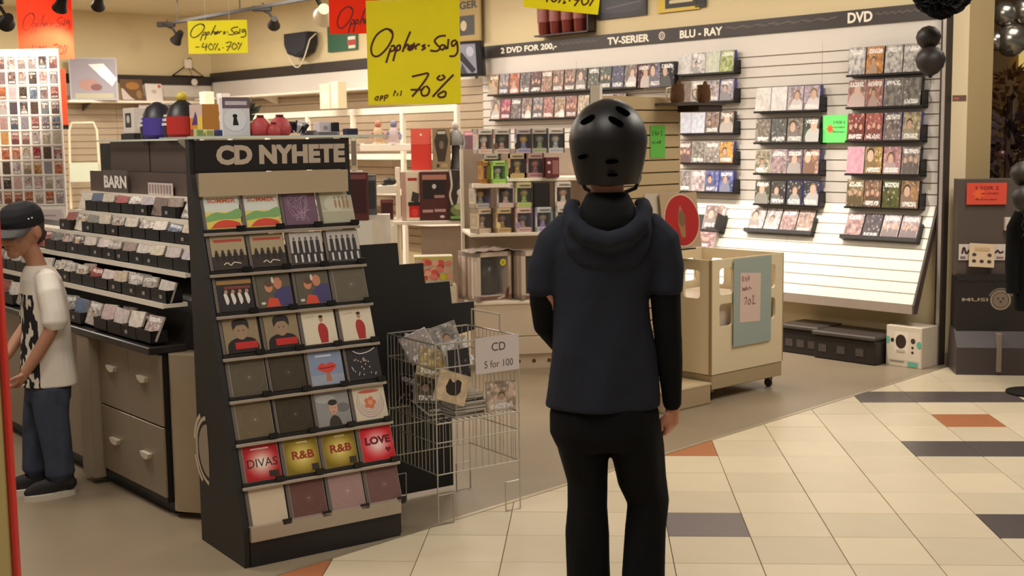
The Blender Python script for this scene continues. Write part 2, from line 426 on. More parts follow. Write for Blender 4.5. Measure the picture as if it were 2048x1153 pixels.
# back wall, runs towards the camera from the far corner
wb = thing('wall_back', '', ''); del wb['label']; del wb['category']; struct(wb)
wb.location = BACK.w(0, 0); wb.rotation_euler = (0, 0, R(45))
G().box(-6.2, .1, .012, .12, 0, CEIL).build('wall_surface', CREAM, wb)
z = .35
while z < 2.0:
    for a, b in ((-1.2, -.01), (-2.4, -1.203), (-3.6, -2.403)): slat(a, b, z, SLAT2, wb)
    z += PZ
G().box(-3.6, -.01, -.01, .012, 2.03, 2.165).build('top_panel', SLAT, wb)
HEAD = mat('header_band_charcoal', (52, 44, 42), .45, 0, .1, 6)
def seal(art, x, zc, r, c=(214, 200, 186)):
    art.ring(x, zc, r*.72, r, c, 20); art.ring(x, zc, r*.3, r*.5, c, 16)
art = Art(-.022)
for body, s0, s1 in (('2 DVD FOR 200,-', 4.25, 3.54), ('TV-SERIER', 2.95, 2.5), ('BLU - RAY', 2.19, 1.78), ('DVD', .715, .525)):
    art.text(body, -s0, -s1, 2.222, 2.282 if body != 'DVD' else 2.292, (236, 226, 208), .035)
seal(art, -2.37, 2.256, .032)
for s0, s1 in ((3.5, 3.05), (1.75, .8), (.5, .1)):
    n = 24
    for q in range(2):
        art.stroke([(-s0+(s0-s1)*i/n, 2.268-.004*q+.009*math.sin(i*1.9+q)) for i in range(n+1)], .0045, (104, 92, 84))
head = G().box(-9.5, -.02, -.022, .012, 2.205, 2.308).build('header_band', HEAD, wr)
art.build('lettering', None, head)
hb = G().box(-3.6, -.01, -.022, .012, 2.165, 2.27).build('header_band', HEAD, wb)
# sloping lower display panel
ta = math.atan2(.252, 1.02-.40); TL = math.hypot(.252, .62)
tp = put('lower_slope', None, wr, (0, 0, 1.02), (-ta, 0, 0))
TIL = []
nsl = 9; hs = TL/nsl
for i in range(nsl):
    for a, b in ((-1.12, -.043), (-2.2, -1.123), (-3.3, -2.203)):
        slat(a, b, -TL+i*hs, SLATW, tp, hs, .0)
G().box(-3.3, -.043, .012, .03, -TL, .0).build('backing', SLATW, tp)
G().box(-3.3, -.043, -.262, -.24, .345, .402).build('fascia', mat('fascia_grey', (168, 152, 138), .4, .2), wr)
G().prism([(0, 1.03), (-.262, .40), (-.262, .345), (-.225, .345), (.0, .93)], -.043, -.028, 'x').build('side_trim', mat('side_trim_dark', (74, 62, 56), .5), wr)
G().box(-9.5, 0, .0, .012, 0, .09).build('skirting', mat('skirting_brown', (92, 78, 62), .6), wr)
# ceiling
CE = mat('ceiling_paint', (226, 212, 180), .85, 0, .02, 2)
ce = G().prism([far0, far1, (3.0, 17.5), (-9, 17.5), (-9, far0[1])], CEIL, CEIL+.08, 'z').build('ceiling', CE); struct(ce)
# pillar at the shop mouth
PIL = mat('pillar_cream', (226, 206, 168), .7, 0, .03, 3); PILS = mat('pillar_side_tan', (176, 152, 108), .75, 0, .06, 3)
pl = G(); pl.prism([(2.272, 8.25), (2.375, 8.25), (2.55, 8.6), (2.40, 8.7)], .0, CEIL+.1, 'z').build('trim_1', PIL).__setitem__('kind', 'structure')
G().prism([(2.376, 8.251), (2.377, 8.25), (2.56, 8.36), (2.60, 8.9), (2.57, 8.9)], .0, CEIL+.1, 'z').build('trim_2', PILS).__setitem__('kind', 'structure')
tr = G().box(-.012, .004, -.05, .03, 0, CEIL, mat('trim_dark', (48, 38, 32), .5)).box(.004, .026, -.056, .02, 0, CEIL, mat('trim_silver', (196, 184, 176), .35, .6)).box(.026, .036, -.048, .02, 0, CEIL, mat('trim_dark', (48, 38, 32), .5))
tr = tr.build('trim_3', None, None, loc=(OWX, OWY, 0), rot=(0, 0, R(-45))); struct(tr)
sk = G().box(0, .103, -.012, 0, 0, .075).build('baseboard_pillar', mat('skirting_grey', (150, 136, 112), .6), None, loc=(2.272, 8.25, 0)); struct(sk)
pla = Art(-.003); pla.rect(0, .085, 0, .036, (110, 82, 66)); pla.rect(.006, .04, .008, .024, (176, 96, 80)); pla.text('EXIT', .045, .08, .012, .024, (180, 160, 140), .0) if False else None
plq = thing('wall_plaque', 'small brown plaque with a red mark on the cream pillar', 'plaque', (2.282, 8.25, 1.685))
G().box(0, .085, -.003, 0, 0, .036).build('plate', mat('plaque_brown', (96, 76, 64), .5), plq); pla.build('print', None, plq)
# ---------------------------------------------------------------- end rack with new CDs
BLACK = mat('rack_black_laminate', (30, 26, 24), .5, 0, .12, 5)
SILV = mat('satin_aluminium', (186, 172, 158), .38, .55, .04, 10)
BEIGE = mat('rack_panel_beige', (176, 156, 126), .5, 0, .04, 8)
ARA = math.atan2(.0455, .147)                        # lean of the rack front
def q_of(z): return max(0, (z-.127)*.0455/.147)
rack = thing('cd_rack', 'black tiered end rack for new cds under a CD NYHETE header', 'display rack', RACK.w(0, 0), R(38))
prof = [(0, 0), (0, .125), (q_of(1.155)-.004, 1.155), (.37, 1.37), (.372, 1.497), (.41, 1.497), (.41, 0)]
for x0 in (-.022, .602):
    G().prism([(p[0]+(.03 if x0 > 0 and p[0] < .4 and p[1] < 1.2 else 0), p[1]) for p in prof], x0, x0+.02, 'x').build('side_panel', BLACK, rack)
sp = Art(0)                                          # round emblem printed on the left side panel
G().prism([(.004, .0), (.004, .12), (q_of(1.1)+.012, 1.1), (.39, 1.1), (.39, 0)], 0, .6, 'x').build('core', BLACK, rack)
G().box(0, .6, -.004, .02, 0, .092).build('plinth', BLACK, rack)
G().box(0, .6, -.014, .012, .092, .145).build('fascia', SILV, rack)
for kk in range(8):
    zz = .127+.147*kk; q = .0455*kk
    led = G().box(0, .626, q-.002, q+.05, zz-.004, zz+.014).build('shelf', BLACK, rack)
    if kk:
        G().bbox(-.004, .628, q-.012, q-.002, zz-.008, zz+.003, .0015).build('edge_strip', SILV, led)
    for c in range(4):
        xx = .004+.1555*c
        G().box(xx+.118, xx+.152, q-.014, q-.006, zz+.008, zz+.026).build('clip', mat('clip_black', (14, 12, 12), .35), led)
G().box(0, .6, .345, .352, 1.29, 1.375).build('upper_panel', BEIGE, rack, rot=(0, 0, 0))
hd = G().bbox(-.004, .604, .362, .385, 1.377, 1.493, .003).build('header_sign', mat('header_sign_black', (32, 26, 25), .4), rack)
ha = Art(.3615); ha.text('CD NYHETE', .075, .598, 1.402, 1.475, (186, 168, 148), .058)
ha.build('lettering', None, hd)
# emblem on the left side panel
em = Art(0)
em.ring(0, 0, .115, .13, (190, 174, 152), 30, 100, 265); em.ring(0, 0, .0, .10, (150, 136, 116), 24, 95, 268); em.ring(0, 0, .134, .15, (200, 184, 160), 14, 120, 170); em.ring(0, 0, .134, .15, (200, 184, 160), 14, 195, 240)
em.build('emblem', None, rack, loc=(-.0225, .30, .36), rot=(0, 0, R(-90)))
# ---- the CDs: case, spine, printed cover
CLEAR = mat('jewel_case_clear', (176, 168, 156), .12, 0, .03, 8, coat=.6); CASE_D = mat('jewel_case_dark', (44, 38, 36), .18, 0, .03, 8, coat=.5)
CD_W, CD_H, CD_T = .148, .129, .0104
case_me = {}
def case_mesh(m):
    if m not in case_me: case_me[m] = G().bbox(0, CD_W, 0, CD_T, 0, CD_H, .0009, m).mesh('case')
    return case_me[m]
spine_me = G().box(.0, .0115, -.0006, .0002, .001, CD_H-.001, mat('spine_grey', (108, 98, 92), .2)).mesh('spine')
def art_sommer(a):
    a.rect(.0, 1, 0, 1, (206, 208, 196)); a.rect(0, 1, .0, .5, (216, 196, 84)); a.poly(curve([(0, .36), (.3, .5), (.6, .46), (1, .6), (1, .3), (.5, .28), (0, .2)], 3), (120, 164, 96)); a.poly(curve([(.1, .02), (.3, .2), (.6, .26), (.95, .16), (.95, .02)], 3), (206, 66, 44))
    a.text('SOMMER', .1, .92, .78, .92, (204, 106, 66), .03)
def art_purple(a):
    a.rect(0, 1, 0, 1, (106, 74, 94)); r = random.Random(3)
    for i in range(16): a.stroke(curve([(r.uniform(.08, .8), r.uniform(.1, .9)) for _ in range(3)], 4), .012, (176, 146, 166))
    a.rect(.15, .8, .9, .92, (170, 140, 164))
def art_pale(a):
    a.rect(0, 1, 0, 1, (170, 164, 138)); a.oval(.4, .6, .3, .26, (190, 188, 164)); a.rect(0, 1, .36, .4, (196, 188, 160))
    for i in range(4): a.oval(.46+.13*i, .6, .035, .15, (164, 116, 74)); a.oval(.46+.13*i, .8, .025, .035, (150, 100, 70))
def art_band(a):
    a.rect(0, 1, 0, 1, (164, 146, 112)); a.rect(0, 1, 0, .4, (52, 40, 30)); a.rect(.1, .92, .82, .9, (176, 62, 46))
    for i in range(5): a.oval(.14+.18*i, .4, .065, .14, (36, 28, 24)); a.oval(.14+.18*i, .54, .04, .05, (60, 42, 34))
    a.stroke(curve([(.3, .14), (.4, .2), (.5, .12), (.6, .2), (.8, .16)], 4), .03, (206, 196, 176))
def art_bw(a):
    a.rect(0, 1, 0, 1, (186, 178, 168)); a.rect(0, 1, 0, .36, (60, 54, 52))
    for i in range(5): a.poly([(.06+.18*i, .1), (.2+.18*i, .1), (.18+.18*i, .74), (.08+.18*i, .74)], (40, 36, 38)); a.oval(.13+.18*i, .8, .035, .05, (96, 80, 72)); a.rect(.08+.2*i, .14+.2*i, .06, .3, (206, 200, 192))
def art_gold(a):
    a.rect(0, 1, 0, 1, (40, 32, 30)); a.rect(0, 1, .8, .92, (154, 116, 62)); a.rect(.2, .95, .66, .74, (120, 56, 44))
    for i in range(4): a.poly(curve([(.16+.2*i, .5), (.22+.2*i, .2), (.3+.2*i, .3), (.26+.2*i, .5), (.2+.2*i, .56)], 3), (216, 208, 196)); a.oval(.24+.2*i, .58, .05, .06, (176, 130, 104))
def art_couple(a):
    a.rect(0, 1, 0, 1, (86, 80, 62)); a.poly([(.5, .02), (.98, .02), (.98, .6), (.7, .6), (.45, .4)], (66, 60, 104)); a.oval(.62, .72, .13, .18, (188, 122, 92)); a.oval(.34, .62, .12, .16, (196, 128, 96)); a.oval(.36, .72, .13, .1, (90, 64, 46)); a.poly([(.2, .02), (.62, .02), (.56, .26), (.3, .3)], (204, 70, 44)); a.oval(.48, .82, .04, .1, (206, 196, 180))
    a.oval(.12, .14, .07, .04, (210, 196, 170))
def art_empty(c):
    def f(a):
        a.rect(0, 1, 0, 1, c, .25); a.ring(.52, .5, .41, .43, tuple(min(255, v+9) for v in c), 30, gloss=.2); a.ring(.52, .5, .09, .11, tuple(min(255, v+14) for v in c), 18, gloss=.2); a.oval(.52, .5, .045, .045, tuple(min(255, v+34) for v in c), 12, gloss=.2)
    return f
def art_face(a):
    a.rect(0, 1, 0, 1, (140, 122, 92)); a.poly(curve([(.05, 0), (.1, .3), (.4, .44), (.8, .4), (.95, .2), (.95, 0)], 3), (34, 26, 24)); a.oval(.5, .64, .19, .27, (152, 124, 96)); a.poly(curve([(.27, .66), (.28, .92), (.5, .99), (.72, .93), (.73, .66), (.62, .8), (.4, .8)], 3), (42, 32, 28)); a.oval(.43, .64, .025, .016, (40, 30, 26)); a.oval(.57, .64, .025, .016, (40, 30, 26)); a.rect(.28, .92, .1, .3, (186, 40, 34))
def art_redman(a):
    a.rect(0, 1, 0, 1, (216, 202, 176)); a.poly(curve([(.48, .02), (.44, .4), (.5, .6), (.64, .6), (.74, .4), (.7, .02)], 3), (168, 42, 40)); a.oval(.58, .74, .06, .09, (176, 128, 100)); a.oval(.58, .82, .065, .045, (52, 38, 32)); a.stroke([(.1, .82), (.4, .86)], .02, (186, 170, 130))
def art_lips(a):
    a.rect(0, 1, 0, 1, (128, 142, 168)); a.rect(0, 1, .0, .3, (150, 156, 170)); a.poly(curve([(.2, .5), (.36, .66), (.5, .6), (.64, .66), (.82, .54), (.6, .36), (.4, .38), (.2, .5)], 4), (206, 64, 48)); a.stroke(curve([(.28, .51), (.5, .5), (.74, .53)], 3), .03, (110, 26, 26)); a.poly([(.45, .1), (.62, .1), (.58, .36), (.48, .36)], (176, 110, 84)); a.rect(.2, .7, .84, .9, (206, 208, 214))
def art_night(a):
    a.rect(0, 1, 0, 1, (42, 38, 38)); r = random.Random(9)
    for i in range(22): x, zz = r.uniform(.1, .9), r.uniform(.1, .7); a.oval(x, zz, .02, .03, (176, 166, 156), 7)
    a.stroke(curve([(.2, .9), (.4, .8), (.7, .84), (.9, .94)], 4), .03, (206, 200, 190)); a.oval(.5, .6, .05, .06, (150, 130, 120))
def art_sky(a):
    a.rect(0, 1, 0, 1, (142, 140, 138)); a.oval(.3, .8, .3, .12, (166, 164, 160)); a.oval(.8, .5, .2, .14, (112, 108, 106)); a.poly(curve([(.3, 0), (.36, .2), (.5, .3), (.64, .2), (.7, 0)], 3), (60, 50, 46)); a.oval(.5, .52, .13, .2, (196, 152, 126)); a.oval(.5, .68, .14, .09, (50, 38, 34)); a.oval(.45, .52, .016, .012, (40, 30, 26), 8); a.oval(.55, .52, .016, .012, (40, 30, 26), 8); a.oval(.5, .4, .04, .014, (150, 76, 66), 10)
def art_swirl(a):
    a.rect(0, 1, 0, 1, (210, 196, 170)); a.oval(.5, .86, .34, .05, (196, 92, 76))
    for i in range(5): a.ring(.5, .5, .13+.07*i, .15+.07*i, (206, 150, 156) if i % 2 else (170, 150, 176), 24, 200-14*i, 340+14*i)
    for i in range(5): a.oval(.5+.12*math.cos(i*1.26), .52+.12*math.sin(i*1.26), .07, .07, (208, 110, 76))
    a.oval(.5, .52, .08, .08, (216, 150, 110))
def glow(a, edge, mid, core):
    a.rect(0, 1, 0, 1, edge)
    for i in range(7):
        t = i/6; a.oval(.5, .5, .5-.06*i, .5-.06*i, tuple(e+(c-e)*t for e, c in zip(mid, core)), 20)
def art_divas(a): glow(a, (170, 24, 30), (182, 40, 44), (236, 214, 196)); a.text('DIVAS', .08, .94, .38, .62, (52, 28, 26), .0); a.rect(.66, .94, .08, .24, (58, 46, 42)); a.text('hits', .3, .7, .86, .93, (220, 190, 180), 0) if False else a.rect(.22, .74, .88, .92, (216, 180, 170))
def art_rb(a): glow(a, (128, 108, 26), (146, 122, 34), (226, 206, 120)); a.text('R&B', .2, .86, .42, .66, (150, 52, 34), .03); a.rect(.74, .95, .06, .24, (62, 54, 40)); a.rect(.38, .7, .88, .92, (214, 196, 140))
def art_love(a): glow(a, (206, 30, 40), (214, 48, 58), (244, 206, 200)); a.text('LOVE', .12, .92, .48, .72, (110, 16, 26), .05); a.poly(curve([(.8, .2), (.72, .3), (.76, .36), (.8, .32), (.84, .36), (.9, .3), (.8, .2)], 3), (120, 20, 34))
def art_card(a): a.rect(0, 1, 0, 1, (206, 186, 160)); a.stroke([(.1, .6), (.9, .64)], .004, (190, 168, 140))
ROWS = [
 [('cream plain card in a clear cd case', art_card, CLEAR), ('pinkish empty cd case with dark tray', art_empty((112, 78, 72)), CLEAR), ('pale pink empty cd case', art_empty((164, 132, 126)), CLEAR), ('dusky rose empty cd case', art_empty((120, 88, 84)), CLEAR)],
 [('red cd case titled DIVAS', art_divas, CLEAR), ('gold cd case titled R&B next to the DIVAS cd', art_rb, CLEAR), ('gold cd case titled R&B next to the LOVE cd', art_rb, CLEAR), ('red cd case titled LOVE', art_love, CLEAR)],
 [('empty tan cd case left of the dark one with a bright hub', art_empty((112, 98, 76)), CLEAR), ('empty dark brown cd case with a bright centre hub', art_empty((70, 62, 50)), CASE_D), ('grey cd case with a dark-haired face under clouds', art_sky, CLEAR), ('cream cd case with pink and orange swirls', art_swirl, CLEAR)],
 [('empty grey-brown cd case at the left of the lips cd row', art_empty((96, 88, 74)), CLEAR), ('empty dark cd case left of the blue lips cd', art_empty((74, 66, 54)), CASE_D), ('blue cd case with big red lips', art_lips, CLEAR), ('black cd case with scattered white specks', art_night, CASE_D)],
 [('brown cd case with a face and red box, leftmost of the pair', art_face, CASE_D), ('brown cd case with a face and red box, right one of the pair', art_face, CASE_D), ('cream cd case with a red-shirted figure, left one of the pair', art_redman, CLEAR), ('cream cd case with a red-shirted figure, right one of the pair', art_redman, CLEAR)],
 [('black and gold cd case with a white-clad band', art_gold, CASE_D), ('cd case with an embracing couple, left one of the pair', art_couple, CASE_D), ('cd case with an embracing couple, right one of the pair', art_couple, CASE_D), ('empty grey cd case with a disc tray beside the couple cds', art_empty((104, 96, 82)), CLEAR)],
 [('sepia cd case with a band and red title, left one of the pair', art_band, CASE_D), ('sepia cd case with a band and red title, right one of the pair', art_band, CASE_D), ('black and white cd case with five standing men, left one of the pair', art_bw, CASE_D), ('black and white cd case with five standing men, right one of the pair', art_bw, CASE_D)],
 [('bright cd case titled SOMMER at the left end of the top tier', art_sommer, CLEAR), ('bright cd case titled SOMMER beside the purple cd', art_sommer, CLEAR), ('purple cd case with lilac scribbles', art_purple, CASE_D), ('pale olive cd case in shrink wrap with four small figures', art_pale, CLEAR)]]
cover_cache = {}
def cd(label, art, cm, loc, rot, group):
    t = thing('cd_case', label, 'cd', loc, group=group, rot=rot)
    put('case', case_mesh(cm), t); put('spine', spine_me, t)
    key = art if art in (art_sommer, art_rb, art_face, art_redman, art_couple, art_band, art_bw) else None
    if key is None or key not in cover_cache:
        a = Art(-.0007, .0002); b = Art(0, 1); art(b)
        k = sorted({round(v[1], 6) for v in b.v}, reverse=True); idx = {y: i for i, y in enumerate(k)}
        a.v = [(.0135+v[0]*.1325, -.0007-.00012*idx[round(v[1], 6)], .002+v[2]*.125) for v in b.v]; a.f = b.f; a.m = b.m; a.mats = b.mats
        me = a.mesh('cover')
        if key: cover_cache[key] = me
    else: me = cover_cache[key]
    put('cover', me, t); return t
TIERN = ['bottom', 'second', 'third', 'fourth', 'fifth', 'sixth', 'seventh', 'top']
rj = random.Random(11)
for kk, row in enumerate(ROWS):
    zz = .127+.147*kk+.0145; q = .0455*kk
    for c, (lab, art, cm) in enumerate(row):
        dy = rj.uniform(0, .004)
        cd(lab, art, cm, RACK.w(.004+.1555*c+rj.uniform(-.001, .002), q+.005+dy, zz), (-(ARA+.02), rj.uniform(-.008, .008), R(38)), 'cds on the end rack')
# shrink-wrapped glare is left to the glossy cases
# ---------------------------------------------------------------- long cd browser (gondola) behind the rack
gon = thing('cd_browser', 'long tiered cd browser with white ledges on grey drawer cabinets', 'display unit', CAB.w(0, 0), R(-47.5))
LEDGE = mat('ledge_white', (232, 222, 206), .4); GREYC = mat('cabinet_grey_metal', (150, 134, 114), .42, .35, .05, 3); BOARD = mat('ridge_board_dark', (82, 66, 60), .55, 0, .06, 6)
CABL = -3.0; CABH = -1.74
# tiers: (inward depth, ledge height)
ST = [(.35, 1.24), (.28, 1.15), (.20, 1.055), (.12, .96), (.02, .845), (-.05, .69)]
body = [(-.05, .66), (-.05, .69)]
prof = [(.0, .05), (.0, .66), (.09, .66), (.10, .70), (.155, .85), (.245, .965), (.325, 1.06), (.40, 1.155), (.45, 1.25), (.46, 1.34), (.46, 1.49), (.49, 1.49), (.49, .05)]
G().prism(prof, CABH, -.02, 'x').build('core', BLACK, gon)
prof2 = [p for p in prof if p[1] < 1.1 and p[0] < .45]+[(.49, 1.06), (.49, .05)]
G().prism(prof2, CABL, CABH, 'x').build('core', BLACK, gon)
for k_, (i_, z_) in enumerate(ST[:5]):
    for x0, x1 in (((CABL, CABH-.005),) if k_ > 1 else ())+((CABH, -.02),):
        G().box(x0+.005, x1, i_, i_+.10, z_-.008, z_+.008).build('ledge', LEDGE, gon)
        G().box(x0+.005, x1, i_-.004, i_+.0, z_-.01, z_+.012).build('ledge_edge', LEDGE, gon)
G().bbox(CABL, .0, -.06, .1, .66, .69, .004).build('counter', mat('counter_black', (38, 34, 32), .35), gon)
for x0 in (-1.56, -1.07): G().box(x0, x0+.475, .442, .458, 1.352, 1.497).build('ridge_board', BOARD, gon)
G().box(CABH, -.02, .40, .405, 1.25, 1.352).build('ridge_slope', BOARD, gon, rot=(0, 0, 0))
# drawers and panels below the counter
for x0, x1 in ((-.33, -.01), (-.655, -.335)):
    for z0, z1, hz in ((.075, .36, .235), (.365, .655, .55)):
        d = G().bbox(x0, x1, -.012, .0, z0, z1, .003).build('drawer', GREYC, gon)
        hx = (x0+x1)/2
        gg = G(); pts = [(hx-.045, hz), (hx-.03, hz-.018), (hx, hz-.026), (hx+.03, hz-.022), (hx+.045, hz)]
        gg.prism(pts, -.03, -.012, 'y'); gg.build('handle', mat('handle_white_metal', (226, 214, 196), .3, .3), d, smooth=True)
G().bbox(-.80, -.66, -.055, .0, .03, .66, .004).build('pilaster', mat('pilaster_grey', (158, 142, 122), .42, .3), gon)
for n_, x0 in enumerate((-1.24, -1.68, -2.12, -2.56, -3.0)):
    G().bbox(x0+.003, x0+.437, -.012, .0, .075, .655, .003).build('door', GREYC, gon)
G().box(CABL, -.02, .03, .06, 0, .07).build('kick', BLACK, gon)
# rounded silver end column
ec = [(0.0, -.012)]
for i in range(9):
    a = R(180+10*i); ec.append((.0+.06+.06*math.cos(a), .05+.06*math.sin(a)))
ec += [(.235, .035), (.235, .12), (.0, .12)]
G().prism(ec[1:], .03, .66, 'z').build('end_column', mat('brushed_silver', (178, 160, 136), .34, .5, .05, 4), gon, smooth=30, rot=(0, 0, R(22)))
# stepped right-hand side with its black end board, seen past the rack
rs = [(.60, 1.07), (.854, 1.07), (.86, .98), (.972, .98), (.979, .895), (1.098, .895), (1.108, .80), (1.218, .80), (1.218, .68), (1.098, .66), (1.098, .02), (.60, .02)]
o_ = G().prism([(p[0], p[1]) for p in rs], .42, .438, 'y').build('stepped_end', mat('end_board_black', (20, 17, 16), .6), rack)
# labels on the browser
def sign_plate(name, label, body, loc, rz, w, h, lean=0, plate=(206, 198, 190), inkc=(236, 230, 222), bold=.03, glass=False, pad=.1):
    t = thing(name, label, 'sign', loc, rot=(lean, 0, rz))
    m = mat('acrylic_smoke', (120, 108, 102), .15, 0, 0, 5, alpha=.35) if glass else ink(plate)
    G().box(0, w, 0, .003, 0, h).build('plate', m, t)
    a = Art(-.0004); a.text(body, w*pad, w*(1-pad), h*.2, h*.75, inkc, bold); a.build('lettering', None, t); return t
sign_plate('acrylic_sign', 'clear acrylic sign reading BARN on the cd browser', 'BARN', CAB.w(-1.50, .375, 1.25), R(-47.5), .30, .11, glass=True, pad=.03, bold=.04)
rt = thing('row_label', 'small pale striped label standing right of the BARN sign', 'label', CAB.w(-.98, .385, 1.25), R(-47.5))
G().box(0, .27, 0, .003, .0, .055).build('plate', ink((206, 192, 188)), rt)
a = Art(-.0004)
for i in range(8): a.rect(.012+i*.032, .03+i*.032, .006, .048, (150, 128, 124))
a.build('lettering', None, rt)
# bins with CDs standing in them
BIN = mat('bin_black_plastic', (18, 15, 15), .45)
bin_me = G().box(.0, .146, .0, .004, 0, .05).box(0, .004, 0, .07, 0, .05).box(.142, .146, 0, .07, 0, .05).box(0, .146, 0, .07, 0, .004).box(.06, .085, -.001, .0, .016, .03, mat('bin_tag_grey', (150, 140, 134), .5)); bin_me.mats.insert(0, BIN) if False else None
bin_me = G().box(.0, .146, .0, .004, 0, .05, BIN).box(0, .004, 0, .07, 0, .05, BIN).box(.142, .146, 0, .07, 0, .05, BIN).box(0, .146, 0, .07, 0, .004, BIN).mesh('tray')
tag_me = G().box(.06, .084, -.0015, .0, .016, .03, mat('bin_tag_grey', (176, 168, 160), .5)).mesh('price_tag')
small_case = G().box(0, .14, .002, .010, 0, .12, CLEAR).mesh('case'); small_cov = {}
for kd in ('portrait', 'group', 'title', 'plain'): small_cov[kd] = G().box(.002, .138, .0008, .0019, .002, .118, cover_mat(kd)).mesh('cover')
PALE = [(232, 222, 212), (222, 210, 200), (226, 214, 206), (216, 200, 196), (226, 212, 190), (226, 214, 200), (204, 190, 180), (190, 176, 184), (214, 196, 170), (170, 150, 140), (200, 176, 170), (120, 100, 92), (150, 146, 140), (206, 150, 60), (170, 60, 60), (216, 206, 196), (96, 110, 140)]
rb = random.Random(5); TN = ['top', 'second', 'third', 'fourth', 'lowest']
for k_ in range(5):
    i0, z0 = ST[k_+1]; i0 += .012; zt = z0+.010
    n = 19
    for b_ in range(n):
        x0 = -.02-.152*(b_+1)+.003
        if x0 < (CABH if k_ < 2 else CABL)+.02: break
        jx = rb.uniform(-.003, .003)
        if rb.random() < .86:
            t = thing('cd_bin', 'black cd bin, %s from the rack end, %s tier of the browser' % (ORD[b_], TN[k_]), 'bin', CAB.w(x0+jx, i0, zt), R(-47.5), 'black bins of the cd browser')
            put('tray', bin_me, t)
            if rb.random() < .5: put('price_tag', tag_me, t, (rb.uniform(-.03, .03), 0, 0))
        for rep in range(2 if rb.random() < .45 else 1):
            c = rb.choice(PALE); kd = rb.choice(('plain', 'title', 'portrait', 'plain'))
            t = thing('cd_case', '%s cd %s of bin %s from rack end, %s tier of browser' % (cname(c), ('in front', 'at back')[rep], ORD[b_], TN[k_]), 'cd', CAB.w(x0+.003+rb.uniform(-.006, .006), i0+.014+.028*rep, zt+.006+rb.uniform(-.03, .004)*(0 if rep else 1)*0), group='cds in the browser bins', rot=(-R(rb.uniform(14, 26)), R(rb.uniform(-3, 3)), R(-47.5)))
            t.scale = (1, 1, .70 if k_ < 4 else .86)
            put('case', small_case, t); put('cover', small_cov[kd], t, color=c)
# ---------------------------------------------------------------- wire basket with bargain CDs
WIRE = mat('wire_chrome', (196, 192, 180), .32, .7, .03, 20)
BK = Frame(38, -.595, 4.74); bw, bd, bt, bf = .385, .372, .708, .40
bk = thing('wire_basket', 'chrome wire dump basket holding bargain cds', 'basket', BK.w(0, 0), R(38))
def loop(z, r=.003): return G().tube([(0, 0, z), (bw, 0, z), (bw, bd, z), (0, bd, z)], r, 6, None, True)
for z_ in (bt, .615, bf, .325, .20): loop(z_, .0034 if z_ in (bt, bf) else .0024).build('rail', WIRE, bk, smooth=True)
for x_, y_ in ((0, 0), (bw, 0), (0, bd), (bw, bd)):
    g = G(); sx = .07 if x_ == 0 else -.07
    g.tube([(x_, y_, bt), (x_, y_, .003), (x_+sx, y_, .003), (x_+sx, y_, .12), (x_, y_, .12)] if True else [], .0032, 6)
    g.build('leg', WIRE, bk, smooth=True)
for i in range(1, 13):
    x_ = bw*i/13
    for y_ in (0, bd):
        z1 = bf if y_ == 0 and i not in (3, 6, 9, 11) else bt
        G().tube([(x_, y_, .20), (x_, y_, z1)], .0015, 5).build('wire', WIRE, bk, smooth=True)
    y_ = bd*i/13
    for x_ in (0, bw):
        G().tube([(x_, y_, .20), (x_, y_, bt)], .0015, 5).build('wire', WIRE, bk, smooth=True)
for i in range(1, 14):
    G().tube([(bw*i/14, 0, bf), (bw*i/14, bd, bf)], .0017, 5).build('floor_wire', WIRE, bk, smooth=True)
G().tube([(bw, .13, bt), (bw, .13, bt+.07), (bw, .34, bt+.07), (bw, .34, bt)], .0035, 6).build('handle', WIRE, bk, smooth=True)
sg = thing('basket_sign', 'white card reading CD 5 for 100 on the front of the wire basket', 'sign', BK.w(.178, -.008, .574), R(38))
G().box(0, .205, 0, .0012, 0, .143).build('card', ink((206, 194, 190), .7), sg)
a = Art(-.0003); a.text('CD', .075, .14, .085, .118, (70, 60, 60), .0); a.text('5 for 100', .04, .175, .02, .048, (84, 74, 74), -.005); a.build('lettering', None, sg)
rk = random.Random(21)
def bargain(label, c, kd, x, y, z, rot, cm=CLEAR):
    t = thing('cd_case', label, 'cd', BK.w(x, y, z), group='bargain cds in the wire basket', rot=(rot[0], rot[1], R(38)+rot[2]))
    put('case', small_case, t); put('cover', small_cov[kd], t, color=c)
for n_ in range(9):      # a flat stack near the right
    c = rk.choice([(176, 164, 140), (96, 84, 74), (206, 196, 176), (60, 54, 50)])
    bargain('%s cd lying flat, %s from the bottom of the stack in the wire basket' % (cname(c), ORD[n_]), c, 'plain', .12+rk.uniform(-.006, .006), .03+.02, bf+.012+.0113*n_+.0022, (R(90), 0, rk.uniform(-.05, .05))) if False else None
    t = thing('cd_case', '%s cd lying flat, %s from the bottom of the stack in the wire basket' % (cname(c), ORD[n_]), 'cd', BK.w(.10+rk.uniform(-.006, .006), .03+rk.uniform(-.006, .006), bf+.004+.0104*n_), group='bargain cds in the wire basket', rot=(R(-90), 0, R(38)+rk.uniform(-.06, .06)))
    t.location.z += .0104; put('case', small_case, t); put('cover', small_cov['plain'], t, color=c)
